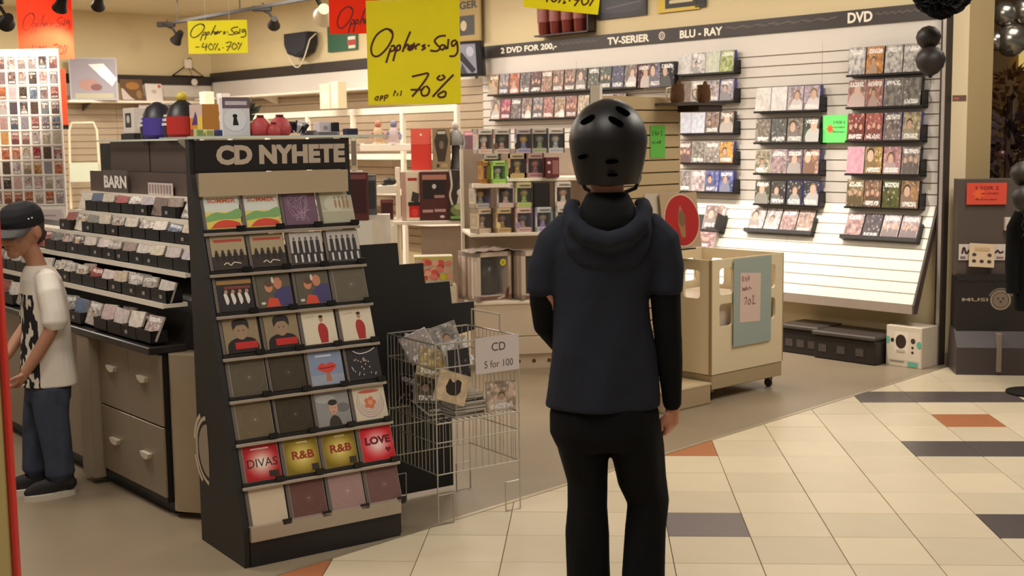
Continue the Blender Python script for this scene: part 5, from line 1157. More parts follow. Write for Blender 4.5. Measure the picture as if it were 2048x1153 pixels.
# colourful box beside them on a low stool
t = thing('candy_box', 'red and pink flowered box behind the black stepped panel', 'box', at(848, 566, 8.1)-Vector((.03, 0, .02)), R(10))
G().bbox(-.03, .22, 0, .14, 0, .19, .002).build('carton', ink((206, 196, 170)), t); a = Art(-.0004); a.rect(-.03, .22, .17, .185, (206, 196, 90)); r_ = random.Random(8)
for i in range(26): a.oval(r_.uniform(-.015, .2), r_.uniform(.05, .16), .022, .02, r_.choice(((206, 66, 50), (226, 130, 120), (216, 90, 70), (236, 176, 150))), 9)
a.oval(.155, .055, .022, .022, (216, 206, 50)); a.rect(-.03, .04, 0, .035, (110, 120, 60)); a.build('print', None, t)
G().box(-.05, .24, -.02, .16, -.40, -.005).build('stand', WE, t)
# ---------------------------------------------------------------- white shelving along the far wall
wsu = thing('white_shelving', 'tall white metal shelving frame along the far wall', 'shelving', WALL.w(0, 0), R(-45))
for s_ in (4.41, 5.2, 6.0, 6.8, 7.6, 8.4, 9.05): G().bbox(-s_-.022, -s_+.022, -.42, -.38, 0, 1.78, .003).build('post', SHW, wsu)
for s_ in (5.2, 6.0, 6.8, 7.6, 8.4, 9.05):
    G().box(-s_, -s_+(.8 if s_ < 9 else .65), -.415, -.40, 1.735, 1.795).build('top_rail', SHW, wsu)
for s_, z_ in ((6.0, 1.36), (6.0, 1.03), (5.2, 1.36), (5.2, .76), (6.0, .76), (6.8, 1.36), (7.6, 1.36), (8.4, 1.36), (6.8, .9)):
    G().bbox(-s_+.03, -s_+.78, -.40, -.05, z_-.05, z_, .003).build('shelf_board', SHW, wsu)
# items of the white shelving, placed at their own depth
def carton(name, label, px0, px1, py0, py1, Y, rgb, rz=8, d=None, draw=None, cat='toy box', group=None, depth=.6, rough=.45):
    """upright carton whose front spans the given extent at distance Y"""
    a0, a1 = at(px0, py1, Y), at(px1, py0, Y); w = (a1-a0).x; h = (a1-a0).z
    t = thing(name, label, cat, a0, R(rz), group); dd = d or w*depth
    G().bbox(0, w, 0, dd, 0, h, .002).build('carton', ink(rgb, rough), t); a = Art(-.0005)
    if draw: draw(a, w, h)
    else: a.rect(w*.1, w*.9, h*.15, h*.85, tuple(v*.7 for v in rgb)); a.rect(w*.1, w*.9, h*.86, h*.95, tuple(min(255, v*1.2+20) for v in rgb))
    a.build('print', None, t); return t
lo = thing('lower_shelf_unit', 'white two-level shelf holding tall toy boxes behind the black panel', 'shelving', (at(800, 443, 9.0).x, 9.0, 0), R(8))
zS1 = at(870, 441, 9.0).z; zS2 = at(870, 341, 9.0).z
G().bbox(-.05, .56, -.02, .34, zS1-.03, zS1-.004, .003).build('shelf_board', SHW, lo); G().box(.0, .54, .02, .32, zS2-.010, zS2-.003).build('glass_board', mat('glass_plate', (226, 232, 226), .05, 0, 0, 5, alpha=.35), lo)
for x_ in (-.03, .50): G().bbox(x_, x_+.035, .30, .335, 0, zS2+.02, .003).build('post', SHW, lo)
G().bbox(-.06, -.02, -.02, .02, 0, zS1-.03, .003).build('post', SHW, lo)
G().box(.15, .50, .06, .08, .1, zS1-.05).build('panel', mat('table_back_taupe', (170, 150, 134), .5), lo)
def d_red(a, w, h): a.rect(0, w, h*.62, h, (232, 96, 80)); a.oval(w*.5, h*.85, w*.06, w*.06, (240, 220, 210)); a.rect(0, w, 0, h*.6, (216, 60, 46))
def d_coffin(a, w, h): a.rect(0, w, 0, h, (150, 128, 96)); a.poly([(w*.3, h*.2), (w*.7, h*.2), (w*.92, h*.7), (w*.75, h*.96), (w*.3, h*.96), (w*.1, h*.7)], (62, 52, 42)); a.oval(w*.52, h*.6, w*.13, h*.1, (120, 106, 84)); a.rect(w*.3, w*.75, h*.86, h*.93, (196, 186, 170)); a.oval(w*.3, h*.1, w*.09, h*.05, (80, 60, 44)); a.rect(w*.5, w*.85, h*.06, h*.15, (176, 150, 110))
def d_bottle(a, w, h): a.rect(0, w*.25, 0, h, (190, 150, 140)); a.rect(w*.25, w, 0, h, (222, 206, 180)); a.rect(w*.35, w*.85, h*.82, h*.88, (170, 40, 44)); a.poly([(w*.5, h*.4), (w*.9, h*.36), (w*.95, h*.55), (w*.6, h*.6)], (60, 56, 52)); a.rect(w*.4, w, h*.06, h*.3, (206, 34, 34)); a.rect(w*.35, w, h*.3, h*.38, (40, 32, 30)); a.oval(w*.7, h*.16, w*.18, h*.08, (226, 70, 60))
def d_maroon(a, w, h): a.rect(0, w, 0, h, (84, 40, 40)); a.rect(w*.12, w*.9, h*.44, h*.86, (36, 28, 28)); a.text('DARK', w*.12, w*.9, h*.86, h*.95, (190, 140, 116), .03) if False else a.rect(w*.1, w*.92, h*.84, h*.94, (176, 120, 100)); a.oval(w*.5, h*.7, w*.07, h*.05, (206, 196, 190)); a.rect(w*.5, w*.85, h*.46, h*.52, (176, 130, 126)); a.rect(w*.1, w*.45, h*.16, h*.22, (190, 150, 146)); a.rect(w*.5, w*.88, h*.17, h*.23, (190, 150, 146)); a.oval(w*.76, h*.07, w*.08, h*.03, (220, 206, 200))
def d_skel(a, w, h): a.rect(0, w, 0, h, (52, 46, 42)); a.stroke(curve([(w*.06, h), (w*.12, h*.7), (w*.04, h*.5), (w*.14, h*.3)], 4), w*.08, (206, 200, 180)); a.stroke(curve([(w*.94, h), (w*.86, h*.7), (w*.96, h*.5), (w*.86, h*.3)], 4), w*.08, (206, 200, 180)); a.oval(w*.5, h*.7, w*.15, h*.1, (70, 64, 66)); a.oval(w*.5, h*.55, w*.17, h*.08, (214, 206, 196)); a.poly([(w*.3, h*.3), (w*.7, h*.3), (w*.62, h*.48), (w*.38, h*.48)], (206, 198, 186)); a.oval(w*.5, h*.2, w*.45, h*.13, (120, 136, 80)); a.oval(w*.5, h*.26, w*.3, h*.06, (176, 186, 130)); a.rect(w*.05, w*.95, h*.02, h*.08, (130, 176, 96))
def on(z, t): t.location.z = z; return t
on(zS2, carton('red_carton', 'bright red upright carton on the upper shelf beside the white post', 823, 861, 256, 340, 9.1, (216, 60, 46), 6, .12, d_red))
on(zS2, carton('coffin_box', 'tan window box with a coffin-shaped front next to the red carton', 866, 899, 256, 340, 9.1, (150, 128, 96), 4, .1, d_coffin))
on(zS1, carton('bottle_box', 'white and red printed carton at the left of the lower shelf', 804, 839, 343, 440, 9.02, (222, 206, 180), 4, .12, d_bottle))
on(zS1, carton('maroon_box', 'maroon window carton in the middle of the lower shelf', 840, 897, 343, 440, 9.02, (84, 40, 40), 4, .13, d_maroon))
on(zS1, carton('skeleton_box', 'dark box with a white skull figure and green base', 899, 945, 340, 440, 9.02, (52, 46, 42), 4, .12, d_skel))
for i, (x0, x1, y0, y1, c) in enumerate(((928, 948, 262, 322, (170, 120, 130)), (944, 978, 258, 291, (44, 38, 38)))):
    carton('small_carton', ('dusky pink carton right of the grey statuette', 'black carton right of the dusky pink one')[i], x0, x1, y0, y1, 9.6, c, 0)
st = thing('statuette', 'grey standing statuette on the upper shelf', 'figurine', (at(911, 340, 9.1).x, 9.16, zS2), 0)
g = G(); g.lathe([(.001, 0), (.045, 0), (.045, .012), (.04, .02), (.03, .12), (.032, .17), (.001, .175)], 14, ink((58, 54, 54))); g.lathe([(.001, .17), (.05, .175), (.055, .2), (.045, .26), (.02, .285), (.001, .285)], 14, ink((128, 126, 122))); g.ell((0, 0, .315), (.028, .028, .034), 12, 8, ink((200, 190, 178))); g.build('body', None, st, smooth=True)
for s_ in (-1, 1): G().tube([(s_*.048, 0, .25), (s_*.062, -.01, .19), (s_*.05, -.03, .14)], .012, 8).build('arm', ink((120, 118, 114)), st, smooth=True)
for i, (px, c, c2) in enumerate(((757, (206, 176, 140), (190, 120, 96)), (788, (206, 186, 186), (120, 120, 150)))):
    Y_ = 9.6; b_ = at(px, 290, Y_)
    t = thing('figurine', ('small beige figurine on the white bracket shelf', 'small pale striped figurine next to the beige one')[i], 'figurine', b_, 0)
    g = G(); g.lathe([(.001, 0), (.05, 0), (.05, .01), (.03, .02), (.036, .06), (.04, .1), (.025, .13), (.001, .135)], 12, ink(c)); g.ell((0, 0, .155), (.026, .026, .03), 10, 8, ink(c2)); g.build('body', None, t, smooth=True)
    for s_ in (-1, 1): G().tube([(s_*.036, 0, .1), (s_*.056, -.01, .07), (s_*.05, -.02, .04)], .01, 6).build('arm', ink(c2), t, smooth=True)
bs = thing('bracket_shelf', 'short white shelf board carrying two figurines', 'shelf', at(722, 303, 9.6), R(3)); G().bbox(0, .42, -.06, .12, 0, .052, .003).build('board', SHW, bs); G().box(.0, .012, -.06, .12, .052, .06).build('end_lip', SHW, bs)
for i, (x0, x1, y0, y1, c) in enumerate(((695, 735, 345, 442, (96, 46, 46)), (731, 752, 350, 430, (110, 108, 106)), (762, 786, 400, 440, (96, 42, 44)), (703, 712, 272, 342, (206, 190, 160)))):
    gc = carton('gift_carton', ('maroon shrink-wrapped carton right of the new cd rack', 'grey glossy carton beside the maroon one', 'small wine red carton under the white shelf block', 'tall cream carton with a red tag above the maroon one')[i], x0, x1, y0, y1, (6.6, 6.7, 9.0, 6.8)[i], c, 10, .1)
    G().box(-.01, .13 if i != 3 else .06, -.01, .11, -gc.location.z, -.001).build('stand', SHW, gc)
t = carton('shelf_block', 'white block with dark shoe-like ornament behind the grey carton', 753, 790, 372, 388, 9.0, (236, 226, 208), 4, .2, lambda a, w, h: a.rect(0, w, 0, h, (236, 226, 208)), 'shelf'); g = G(); g.ell((.09, .06, .085), (.05, .03, .03), 10, 6); g.ell((.055, .06, .07), (.03, .025, .015), 10, 6); g.build('ornament', ink((28, 24, 26)), t, smooth=True)
# ---------------------------------------------------------------- hanging sale signs
def atz(px, py, z):
    d = CF + CR*((px-1024)/FPX) - CU*((py-576.5)/FPX)
    return Vector((0, 0, CAMZ)) + d*((z-CAMZ)/d.z)
def nrm(lst): return [[((x-170)/735, 1-(y-10)/790) for x, y in s] for s in lst]
W_OPP = nrm([[(375, 262), (330, 225), (250, 270), (205, 360), (215, 422), (262, 428), (330, 368), (374, 290), (368, 240), (330, 225)], [(358, 370), (340, 420), (318, 482)], [(350, 398), (385, 385), (384, 352), (358, 362)], [(408, 358), (392, 410), (374, 470)], [(400, 394), (430, 380), (430, 350), (405, 360)], [(516, 248), (480, 325), (450, 402)], [(458, 380), (490, 345), (498, 362), (492, 388)], [(520, 350), (502, 372), (520, 386), (540, 362), (520, 350)], [(548, 334), (500, 396)], [(552, 350), (556, 386)], [(556, 362), (574, 346), (590, 350)], [(634, 350), (606, 360), (630, 374), (600, 390)], [(650, 360), (666, 356)], [(795, 285), (742, 290), (706, 320), (722, 350), (746, 376), (720, 400), (668, 394)], [(790, 360), (760, 356), (746, 380), (770, 390), (790, 365), (796, 390)], [(816, 310), (806, 386)], [(876, 320), (842, 332), (846, 366), (874, 346), (880, 328), (886, 400), (862, 438), (820, 440)]])
W_70 = nrm([[(520, 590), (590, 576), (652, 570), (600, 650), (518, 742)], [(508, 690), (602, 690)], [(622, 664), (592, 700), (602, 735), (640, 730), (656, 690), (630, 660)], [(850, 580), (770, 655), (680, 746)], [(746, 584), (720, 606), (745, 620), (780, 600), (758, 580)], [(770, 704), (726, 730), (738, 750), (776, 745), (786, 714), (765, 704)]])
W_TIL = nrm([[(240, 735), (224, 755), (238, 766), (252, 740), (240, 735)], [(272, 730), (262, 772)], [(270, 738), (286, 732), (282, 750), (268, 754)], [(304, 726), (296, 772)], [(304, 732), (326, 726), (320, 744), (302, 750)], [(386, 690), (370, 736)], [(374, 708), (394, 704)], [(406, 712), (400, 736)], [(436, 694), (426, 736)]])
W_40 = [[(.02, .12), (.10, .13)], [(.20, .24), (.16, .12), (.27, .14)], [(.26, .22), (.23, .02)], [(.34, .22), (.29, .12), (.34, .04), (.40, .12), (.34, .22)], [(.50, .22), (.42, .03)], [(.41, .19), (.44, .21), (.42, .17)], [(.50, .08), (.53, .05), (.49, .03)], [(.58, .09), (.61, .095)], [(.66, .22), (.78, .24), (.68, .0)], [(.67, .12), (.76, .13)], [(.83, .22), (.79, .12), (.83, .04), (.90, .12), (.84, .22)], [(1.0, .22), (.92, .03)], [(.91, .2), (.94, .22), (.93, .17)]]
def sale_sign(label, p_bl, w, h, rz, rgb, parts, tilt=0, inkc=(84, 26, 20), wmul=1.0):
    t = thing('sale_sign', label, 'sign', p_bl, rot=(0, tilt, R(rz)), group='hanging sale signs')
    g = G(); N_ = 8
    g.loft([[(w*i/N_, .006*math.sin(math.pi*i/N_), 0), (w*i/N_, .006*math.sin(math.pi*i/N_), h), (w*i/N_, .0015+.006*math.sin(math.pi*i/N_), h), (w*i/N_, .0015+.006*math.sin(math.pi*i/N_), 0)] for i in range(N_+1)])
    g.build('paper', paper(rgb), t, smooth=30)
    a = Art(-.0012, .0001)
    for strokes, x0, z0, sx, sz, lw in parts:
        for s in strokes: a.stroke(curve([(x0+p[0]*sx, z0+p[1]*sz) for p in s], 4), lw*wmul, inkc)
    a.v = [(v[0], v[1]+.006*math.sin(math.pi*min(1, max(0, v[0]/w))), v[2]) for v in a.v]
    a.build('lettering', None, t)
    for x_ in (.3*w, .7*w): G().tube([(x_, 0, h-.005), (x_, 0, CEIL-p_bl[2])], .0011, 5).build('string', mat('string_pale', (214, 204, 186), .6), t)
    return t
YEL = (248, 242, 56); ORA = (252, 88, 50)
sale_sign('large yellow hanging sign reading Opphors-Salg opp til 70%', (-1.184, 6.8, 1.676), .498, .548, 0, YEL, [(W_OPP+W_70, 0, 0, .498, .548, .0105), (W_TIL, 0, 0, .498, .548, .006)])
sale_sign('small yellow hanging sign reading Opphors-Salg 40-70% under the track', (-3.32, 10.5, 2.224), .50, .27, 0, (216, 210, 50), [(W_OPP, 0, -.062, .50, .42, .009), (W_40, .05, .018, .40, .30, .008)], inkc=(52, 34, 20))
sale_sign('orange hanging sign half hidden by the large yellow one', (-1.545, 7.6, 2.12), .30, .42, 0, ORA, [(W_OPP, .03, -.19, .40, .48, .008)], inkc=(120, 34, 28))
sale_sign('orange hanging sign above the white card wall', (-3.63, 8.0, 2.03), .36, .46, 0, ORA, [(W_OPP, .02, -.0, .33, .40, .006), (W_40, .04, .02, .28, .3, .006)], inkc=(140, 40, 28))
sale_sign('tilted yellow hanging sign ending in 70% at the top edge', (-.385, 7.5, 2.246), .437, .30, 0, YEL, [(W_40, .05, .035, .36, .30, .010)], tilt=R(7), inkc=(96, 40, 20))
t = thing('orange_strip', 'narrow orange banner hanging beside the white card wall', 'sign', (-3.99, 9.0, 1.63)); G().box(0, .24, 0, .002, 0, .40).build('paper', paper((236, 110, 74)), t); G().box(.10, .24, -.002, .004, -.03, 0).build('weight', ink((40, 34, 32)), t)
for x_ in (.05, .19): G().tube([(x_, .001, .39), (x_, .001, CEIL-1.63)], .0011, 5).build('string', mat('string_pale', (214, 204, 186), .6), t)
# ---------------------------------------------------------------- track lights
TRK = mat('track_black', (26, 21, 18), .6, spec=.25)
ra, rb_ = atz(330, 48, 2.72), atz(600, 0, 2.72); rd = (rb_-ra); rlen = rd.length; rdn = rd.normalized()
tk = thing('light_track', 'black ceiling track with spot lamps above the far shelves', 'light track', ra, math.atan2(rd.y, rd.x))
G().box(-.05, rlen+1.2, -.016, .016, -.014, .014).build('rail', TRK, tk)
for q in (.3, 1.6, 2.9): G().tube([(q, 0, .014), (q, 0, CEIL-2.72)], .005, 6).build('hanger', TRK, tk)
def spot(label, px, py, Y, aim, lit=False, sc=1.0, up=.22):
    p = at(px, py, Y); t = thing('spot_lamp', label, 'lamp', p, group='ceiling spot lamps')
    d = (Vector(aim)-p).normalized(); q = d.to_track_quat('Z', 'Y').to_matrix().to_4x4()
    h = G(); h.lathe([(.001, -.085*sc), (.03*sc, -.085*sc), (.036*sc, -.05*sc), (.042*sc, .0), (.06*sc, .05*sc), (.055*sc, .05*sc), (.036*sc, .0), (.001, -.005)], 18, None, q); h.build('head', mat('spot_white', (206, 190, 160), .4) if lit == True else TRK, t, smooth=40)
    G().tube([(0, 0, .02), (-.04*sc, 0, .09*sc), (-.10*sc, 0, .12*sc)], .012*sc, 8).build('arm', TRK, t, smooth=True)
    G().bbox(-.20*sc, -.02*sc, -.02*sc, .02*sc, .11*sc, .16*sc, .006).build('adapter', TRK, t)
    G().tube([(-.1*sc, 0, .16*sc), (-.1*sc, 0, max(.17, CEIL-p.z if up is None else .16*sc+up))], .006, 6).build('stem', TRK, t)
    if lit:
        g = G(); g.lathe([(.001, .03*sc), (.052*sc, .03*sc), (.052*sc, .036*sc), (.001, .036*sc)], 16, None, q); g.build('bulb', mat('bulb_glow', (255, 236, 200), .4, emit=14), t)
        l = bpy.data.lights.new('spot_light', 'SPOT'); l.energy = 55; l.color = (1, .88, .72); l.spot_size = R(75); l.spot_blend = .6; l.shadow_soft_size = .04
        o = bpy.data.objects.new('spot_light', l); COL.objects.link(o); o.parent = t; o.matrix_local = Matrix.Translation(d*.06*sc) @ (-d).to_track_quat('Z', 'Y').to_matrix().to_4x4()
    return t
spot('black spot lamp at the left end of the ceiling track', 355, 76, ra.y+.15, (-5.2, 14, 1.6), sc=1.05, up=.02)
spot('black spot lamp in the middle of the ceiling track', 548, 46, ra.y+.6*(rb_.y-ra.y), (-3.6, 14, 1.7), sc=1.0, up=.03)
spot('lit white spot lamp beside the orange sale sign', 648, 28, 10.4, wl(6.9, .1, 1.9), True, 1.5, None)
spot('black spot lamp at the far left edge near the ceiling', 14, 42, 6.7, (-3.62, 7.5, 1.95), 'dark', sc=.8, up=None)
spot('black spot lamp over the left orange sale sign', 122, 8, 7.7, (-4.4, 9, .6), 'dark', .8, None)
spot('black spot lamp right of the left orange sale sign', 197, 6, 8.6, (-4.6, 11, .8), 'dark', .8, None)
# ---------------------------------------------------------------- back wall: shelf, pictures, hanger, ladder
t = thing('wall_shelf', 'white shelf with pictures on the back wall', 'shelf', BACK.w(0, 0), R(45)); G().bbox(-1.85, -.02, -.28, -.012, 1.945, 1.972, .003).build('board', SHW, t)
for x_ in (-1.6, -.9, -.2): G().prism([(-.02, 1.945), (-.25, 1.945), (-.02, 1.86)], x_, x_+.012, 'x').build('bracket', ink((90, 78, 66)), t)
ZB = 1.973
def leaning(name, label, x, w, h, rgb, draw=None, y=-.16, cat='picture', rot=0):
    t = thing(name, label, cat, BACK.w(x, y, ZB), rot=(R(-10), 0, R(45+rot))); G().box(0, w, 0, .012, 0, h).build('board', ink(rgb), t)
    a = Art(-.0006)
    if draw: draw(a, w, h)
    else: a.rect(.06*w, .94*w, .06*h, .94*h, tuple(v*.8 for v in rgb))
    a.build('print', None, t); return t
def d_bag(a, w, h): a.rect(.03*w, .97*w, .03*h, .97*h, (150, 142, 150)); a.oval(.4*w, .36*h, .22*w, .14*h, (170, 126, 112)); a.oval(.55*w, .3*h, .12*w, .08*h, (120, 60, 56)); a.rect(.1*w, .9*w, .04*h, .16*h, (176, 170, 140)); a.poly([(.4*w, .84*h), (.72*w, .86*h), (.98*w, .5*h), (.88*w, .32*h)], (244, 242, 238), .1)  # slanted white patch: highlight of the wrap, painted into the print
leaning('wrapped_print', 'large print in shiny plastic wrap at the left end of the back shelf', -1.80, .50, .47, (176, 170, 172), d_bag, rot=-20, y=-.2)
leaning('picture', 'small olive picture between the wrapped print and the brown one', -1.33, .14, .2, (176, 156, 100))
leaning('picture', 'brown and orange picture with a white curve on the back shelf', -1.20, .27, .245, (110, 80, 56), lambda a, w, h: (a.poly(curve([(.05*w, .05*h), (.06*w, .6*h), (.4*w, .2*h), (.6*w, .05*h)], 4), (214, 196, 190)), a.oval(.55*w, .7*h, .3*w, .18*h, (170, 120, 60)), a.oval(.8*w, .3*h, .12*w, .2*h, (150, 120, 80))))
leaning('shelf_card', 'white card with a red corner on the back shelf', -.90, .20, .2, (222, 212, 204), lambda a, w, h: (a.oval(.85*w, .85*h, .1*w, .1*h, (206, 90, 90)), a.oval(.5*w, .55*h, .16*w, .12*h, (190, 176, 170))), cat='card')
for i, (x_, z_) in enumerate(((-1.03, 1.66), (-.50, 1.70))):
    t = thing('hanging_sheet', ('white printed sheet hanging under the back shelf, left one', 'white printed sheet hanging under the back shelf, right one')[i], 'sheet', BACK.w(x_, -.22, z_), R(45)); G().box(0, .22, 0, .0015, 0, .27).build('paper', ink((222, 206, 204), .8), t); a = Art(-.0004)
    for q in range(4): a.rect(.05, .17, .04+.06*q, .05+.06*q, (170, 156, 154))
    a.build('lettering', None, t)
t = thing('clothes_hanger', 'black clothes hanger with white size tags on the header band', 'hanger', BACK.w(-.32, -.05, 2.27), R(45))
G().tube([(-.20, 0, .0), (0, 0, .13), (.20, 0, .0), (-.20, 0, 0)], .008, 8).build('frame', TRK, t, smooth=True); G().tube([(0, 0, .13), (0, 0, .19), (.03, 0, .215), (.055, 0, .19)], .005, 6).build('hook', TRK, t, smooth=True)
G().box(-.045, .045, -.012, -.009, .09, .19).build('tag', ink((230, 220, 206)), t); G().lathe([(.001, 0), (.04, 0), (.04, .004), (.001, .004)], 16).build('size_disc', ink((222, 212, 204)), t, loc=(.06, -.03, -.07), rot=(R(90), 0, 0)); G().tube([(0, 0, .12), (.06, -.03, -.04)], .003, 5).build('cord', TRK, t)
t = thing('step_ladder', 'white tubular step ladder standing against the back wall', 'ladder', (at(172, 400, 13.2).x, 13.2, 0), R(20)); LW = mat('ladder_white', (222, 206, 174), .4)
zt = at(172, 245, 13.2).z; g = G(); g.tube([(-.17, 0, 0), (-.155, .10, 1.0), (-.14, .2, zt-.08), (-.11, .21, zt), (.11, .21, zt), (.14, .2, zt-.08), (.155, .10, 1.0), (.17, 0, 0)], .014, 8); g.build('rail', LW, t, smooth=True)
for s_ in (-1, 1): G().tube([(s_*.15, .12, 1.15), (s_*.17, .5, .0)], .011, 8).build('rear_leg', LW, t, smooth=True)
G().box(-.145, .145, -.02, .17, 1.28, 1.30).box(-.145, .145, -.03, -.02, 1.10, 1.30).build('platform', mat('ladder_platform', (196, 200, 176), .5), t)
for z_ in (.4, .75): G().box(-.15, .15, -.02+.1*z_, .08+.1*z_, z_, z_+.02).build('step', LW, t)
# white card wall behind the boy
cw = thing('card_wall', 'white gridded stand full of small picture cards behind the boy', 'display stand', (-3.80, 7.5, 0), R(0)); CWM = mat('card_wall_white', (246, 240, 230), .35)
G().bbox(-.1, .635, 0, .02, 1.03, 2.06, .003).build('board', CWM, cw)
PX, PZ2 = .0645, .0895
for i in range(11): G().box(i*PX-.012+.0, i*PX-.012+.006, -.006, 0, 1.12, 2.02).build('divider', CWM, cw) if i < 11 else None
for j in range(11): G().box(-.02, .63, -.008, 0, 1.125+j*PZ2, 1.131+j*PZ2).build('rail', CWM, cw)
for x_ in (-.05, .58): G().box(x_, x_+.03, .02, .05, 0, 1.9).build('leg', CWM, cw)
G().box(-.05, .61, -.25, .3, 0, .02).build('foot', CWM, cw)
card_me = {kd: G().box(.001, .049, -.0015, 0, .002, .074, cover_mat(kd)).mesh('card') for kd in ('portrait', 'group', 'title', 'plain')}
rc = random.Random(13); CC = [(214, 176, 172), (222, 206, 200), (206, 186, 190), (150, 126, 126), (190, 150, 146), (206, 190, 170), (96, 84, 90), (206, 150, 90), (176, 110, 110), (150, 140, 150), (206, 120, 80), (90, 70, 60), (176, 60, 70), (226, 210, 190), (120, 130, 150)]
for j in range(10):
    for i in range(3, 10):
        c = rc.choice(CC)
        p = (-3.80+i*PX-.003, 7.5-.002, 1.134+j*PZ2)
        o = put('picture_card', card_me[rc.choice(('portrait', 'group', 'title', 'plain', 'portrait'))], None, p, None, c)
        tag(o, '%s picture card, %s from right, %s row from top of card wall' % (cname(c), ORD[9-i], ORD[9-j]), 'card', 'picture cards on the white stand')
t = thing('paper_notice', 'white notice sheet under the picture cards behind the cap', 'sheet', (-3.42, 7.47, .93)); G().box(0, .24, 0, .002, 0, .17).build('paper', ink((226, 212, 212), .8), t); a = Art(-.0004); a.rect(.05, .2, .13, .138, (176, 160, 160)); a.rect(.15, .19, .04, .1, (226, 90, 60)); a.build('print', None, t)
# ---------------------------------------------------------------- merchandise on the glass shelves above the rack and the browser
GL = mat('glass_plate', (226, 232, 226), .05, 0, 0, 5, alpha=.35); GE = mat('glass_edge', (206, 214, 200), .2)
t = thing('glass_shelf', 'glass shelf on brackets above the CD NYHETE header', 'shelf', RACK.w(0, 0), R(38))
G().box(-.03, .78, .36, .66, 1.500, 1.507, GL).build('plate', None, t); G().box(-.03, .78, .356, .36, 1.499, 1.508).build('edge', GE, t)
for x_ in (.02, .56): G().prism([(.40, 1.499), (.40, 1.43), (.42, 1.43), (.60, 1.49), (.60, 1.499)], x_, x_+.01, 'x').build('bracket', SILV, t)
t = thing('glass_shelf', 'glass shelf above the dark ridge boards of the cd browser', 'shelf', CAB.w(0, 0), R(-47.5)); G().box(-1.62, -.55, .40, .62, 1.499, 1.505, GL).build('plate', None, t); G().box(-1.62, -.55, .396, .40, 1.498, 1.506).build('edge', GE, t)
ZG = 1.508
def rx(px): return (px-389)/495
def rbox(label, px0, px1, py0, c, y=.47, d=.06, rot=0, draw=None, name='gift_box', cat='box', base=None):
    x0, x1 = rx(px0), rx(px1); h = (272-py0)/520; t = thing(name, label, cat, RACK.w(x0, y, ZG), R(38+rot)); G().bbox(0, x1-x0, 0, d, 0, h, .0015).build('carton', ink(c), t); a = Art(-.0005); w = x1-x0
    if draw: draw(a, w, h)
    else: a.rect(w*.12, w*.88, h*.15, h*.8, tuple(v*.75 for v in c))
    a.build('print', None, t); return t
def d_key(a, w, h): a.rect(0, w, h*.72, h, (110, 92, 104)); a.rect(w*.1, w*.9, h*.8, h*.9, (200, 190, 196)); a.oval(w*.45, h*.42, w*.42, h*.3, (226, 226, 228)); a.oval(w*.45, h*.52, w*.09, h*.05, (30, 26, 26)); a.poly([(w*.4, h*.5), (w*.5, h*.5), (w*.58, h*.28), (w*.36, h*.28)], (30, 26, 26))
rbox('white box with a black keyhole motif on the glass shelf', 461, 512, 197, (216, 212, 216), .46, .05, -8, d_key)
t = thing('potted_plant', 'small grey-green plant beside the keyhole box on the glass shelf', 'plant', RACK.w(rx(523), .52, ZG), 0)
G().lathe([(.001, 0), (.022, 0), (.03, .05), (.026, .05), (.02, .01), (.001, .01)], 14).build('pot', ink((150, 146, 140)), t, smooth=True)
lf = G().add([(0, 0, 0), (.012, .008, .03), (0, .012, .06), (-.012, .008, .03)], [(0, 1, 2, 3)], mat('leaf_greygreen', (96, 104, 84), .6)).mesh('leaf'); rl = random.Random(2)
for i in range(26): put('leaf', lf, t, (rl.uniform(-.015, .015), rl.uniform(-.015, .015), .05+rl.uniform(0, .05)), (rl.uniform(-.9, .9), rl.uniform(-.9, .9), rl.uniform(0, 6)))
def sack(label, px, w, h, c, seed, y=.45):
    t = thing('gift_sack', label, 'bag', RACK.w(rx(px), y, ZG), R(38), 'red gift sacks'); r_ = random.Random(seed); rs = []
    for z_, k in ((0, .8), (.1, 1), (.35, 1.05), (.6, .9), (.8, .6), (.92, .3), (1, .42)):
        rs.append([(w*.5*k*math.cos(q*.4488)*(1+r_.uniform(-.09, .09)), w*.36*k*math.sin(q*.4488)*(1+r_.uniform(-.09, .09)), h*z_) for q in range(14)])
    m = mat('sack_red_print', (190, 74, 74), .5, 0, .35, 60); G().loft(rs, m).build('bag', None, t, smooth=60); G().tube([(w*.17*math.cos(q*.785), w*.13*math.sin(q*.785), h*.9) for q in range(8)], .003, 6, None, True).build('tie', ink((60, 24, 26)), t, smooth=True)
sack('red patterned gift sack, left one on the glass shelf', 533, .075, .078, 0, 1); sack('red patterned gift sack, right one on the glass shelf', 572, .085, .080, 0, 2); sack('small dark red gift sack squeezed between the two larger ones', 553, .05, .05, 0, 3, .42)
t = thing('bow_ornament', 'black and white ribbon ornament on the glass shelf', 'ornament', RACK.w(rx(612), .46, ZG), R(38)); rl = random.Random(6)
for i in range(12):
    g = G(); a_ = rl.uniform(0, 6.28); e_ = rl.uniform(.2, 1.2); dx, dz = math.cos(a_)*math.cos(e_), math.sin(e_); pts = [(0, 0, .01), (dx*.03, math.sin(a_)*.02, .02+dz*.04), (dx*.055, math.sin(a_)*.03, .015+dz*.045), (dx*.045, 0, .01)]
    g.tube(pts, [.004, .010, .010, .004], 6); g.build('loop', ink(((226, 220, 220), (36, 32, 36))[i % 2]), t, smooth=True)
rbox('small white box with a grey logo on the glass shelf', 662, 688, 245, (222, 212, 212), .48, .05, 4, lambda a, w, h: a.oval(w*.5, h*.55, w*.2, h*.18, (170, 160, 164)))
rbox('black jar-like box next to the small white box', 689, 702, 246, (44, 38, 44), .47, .03)
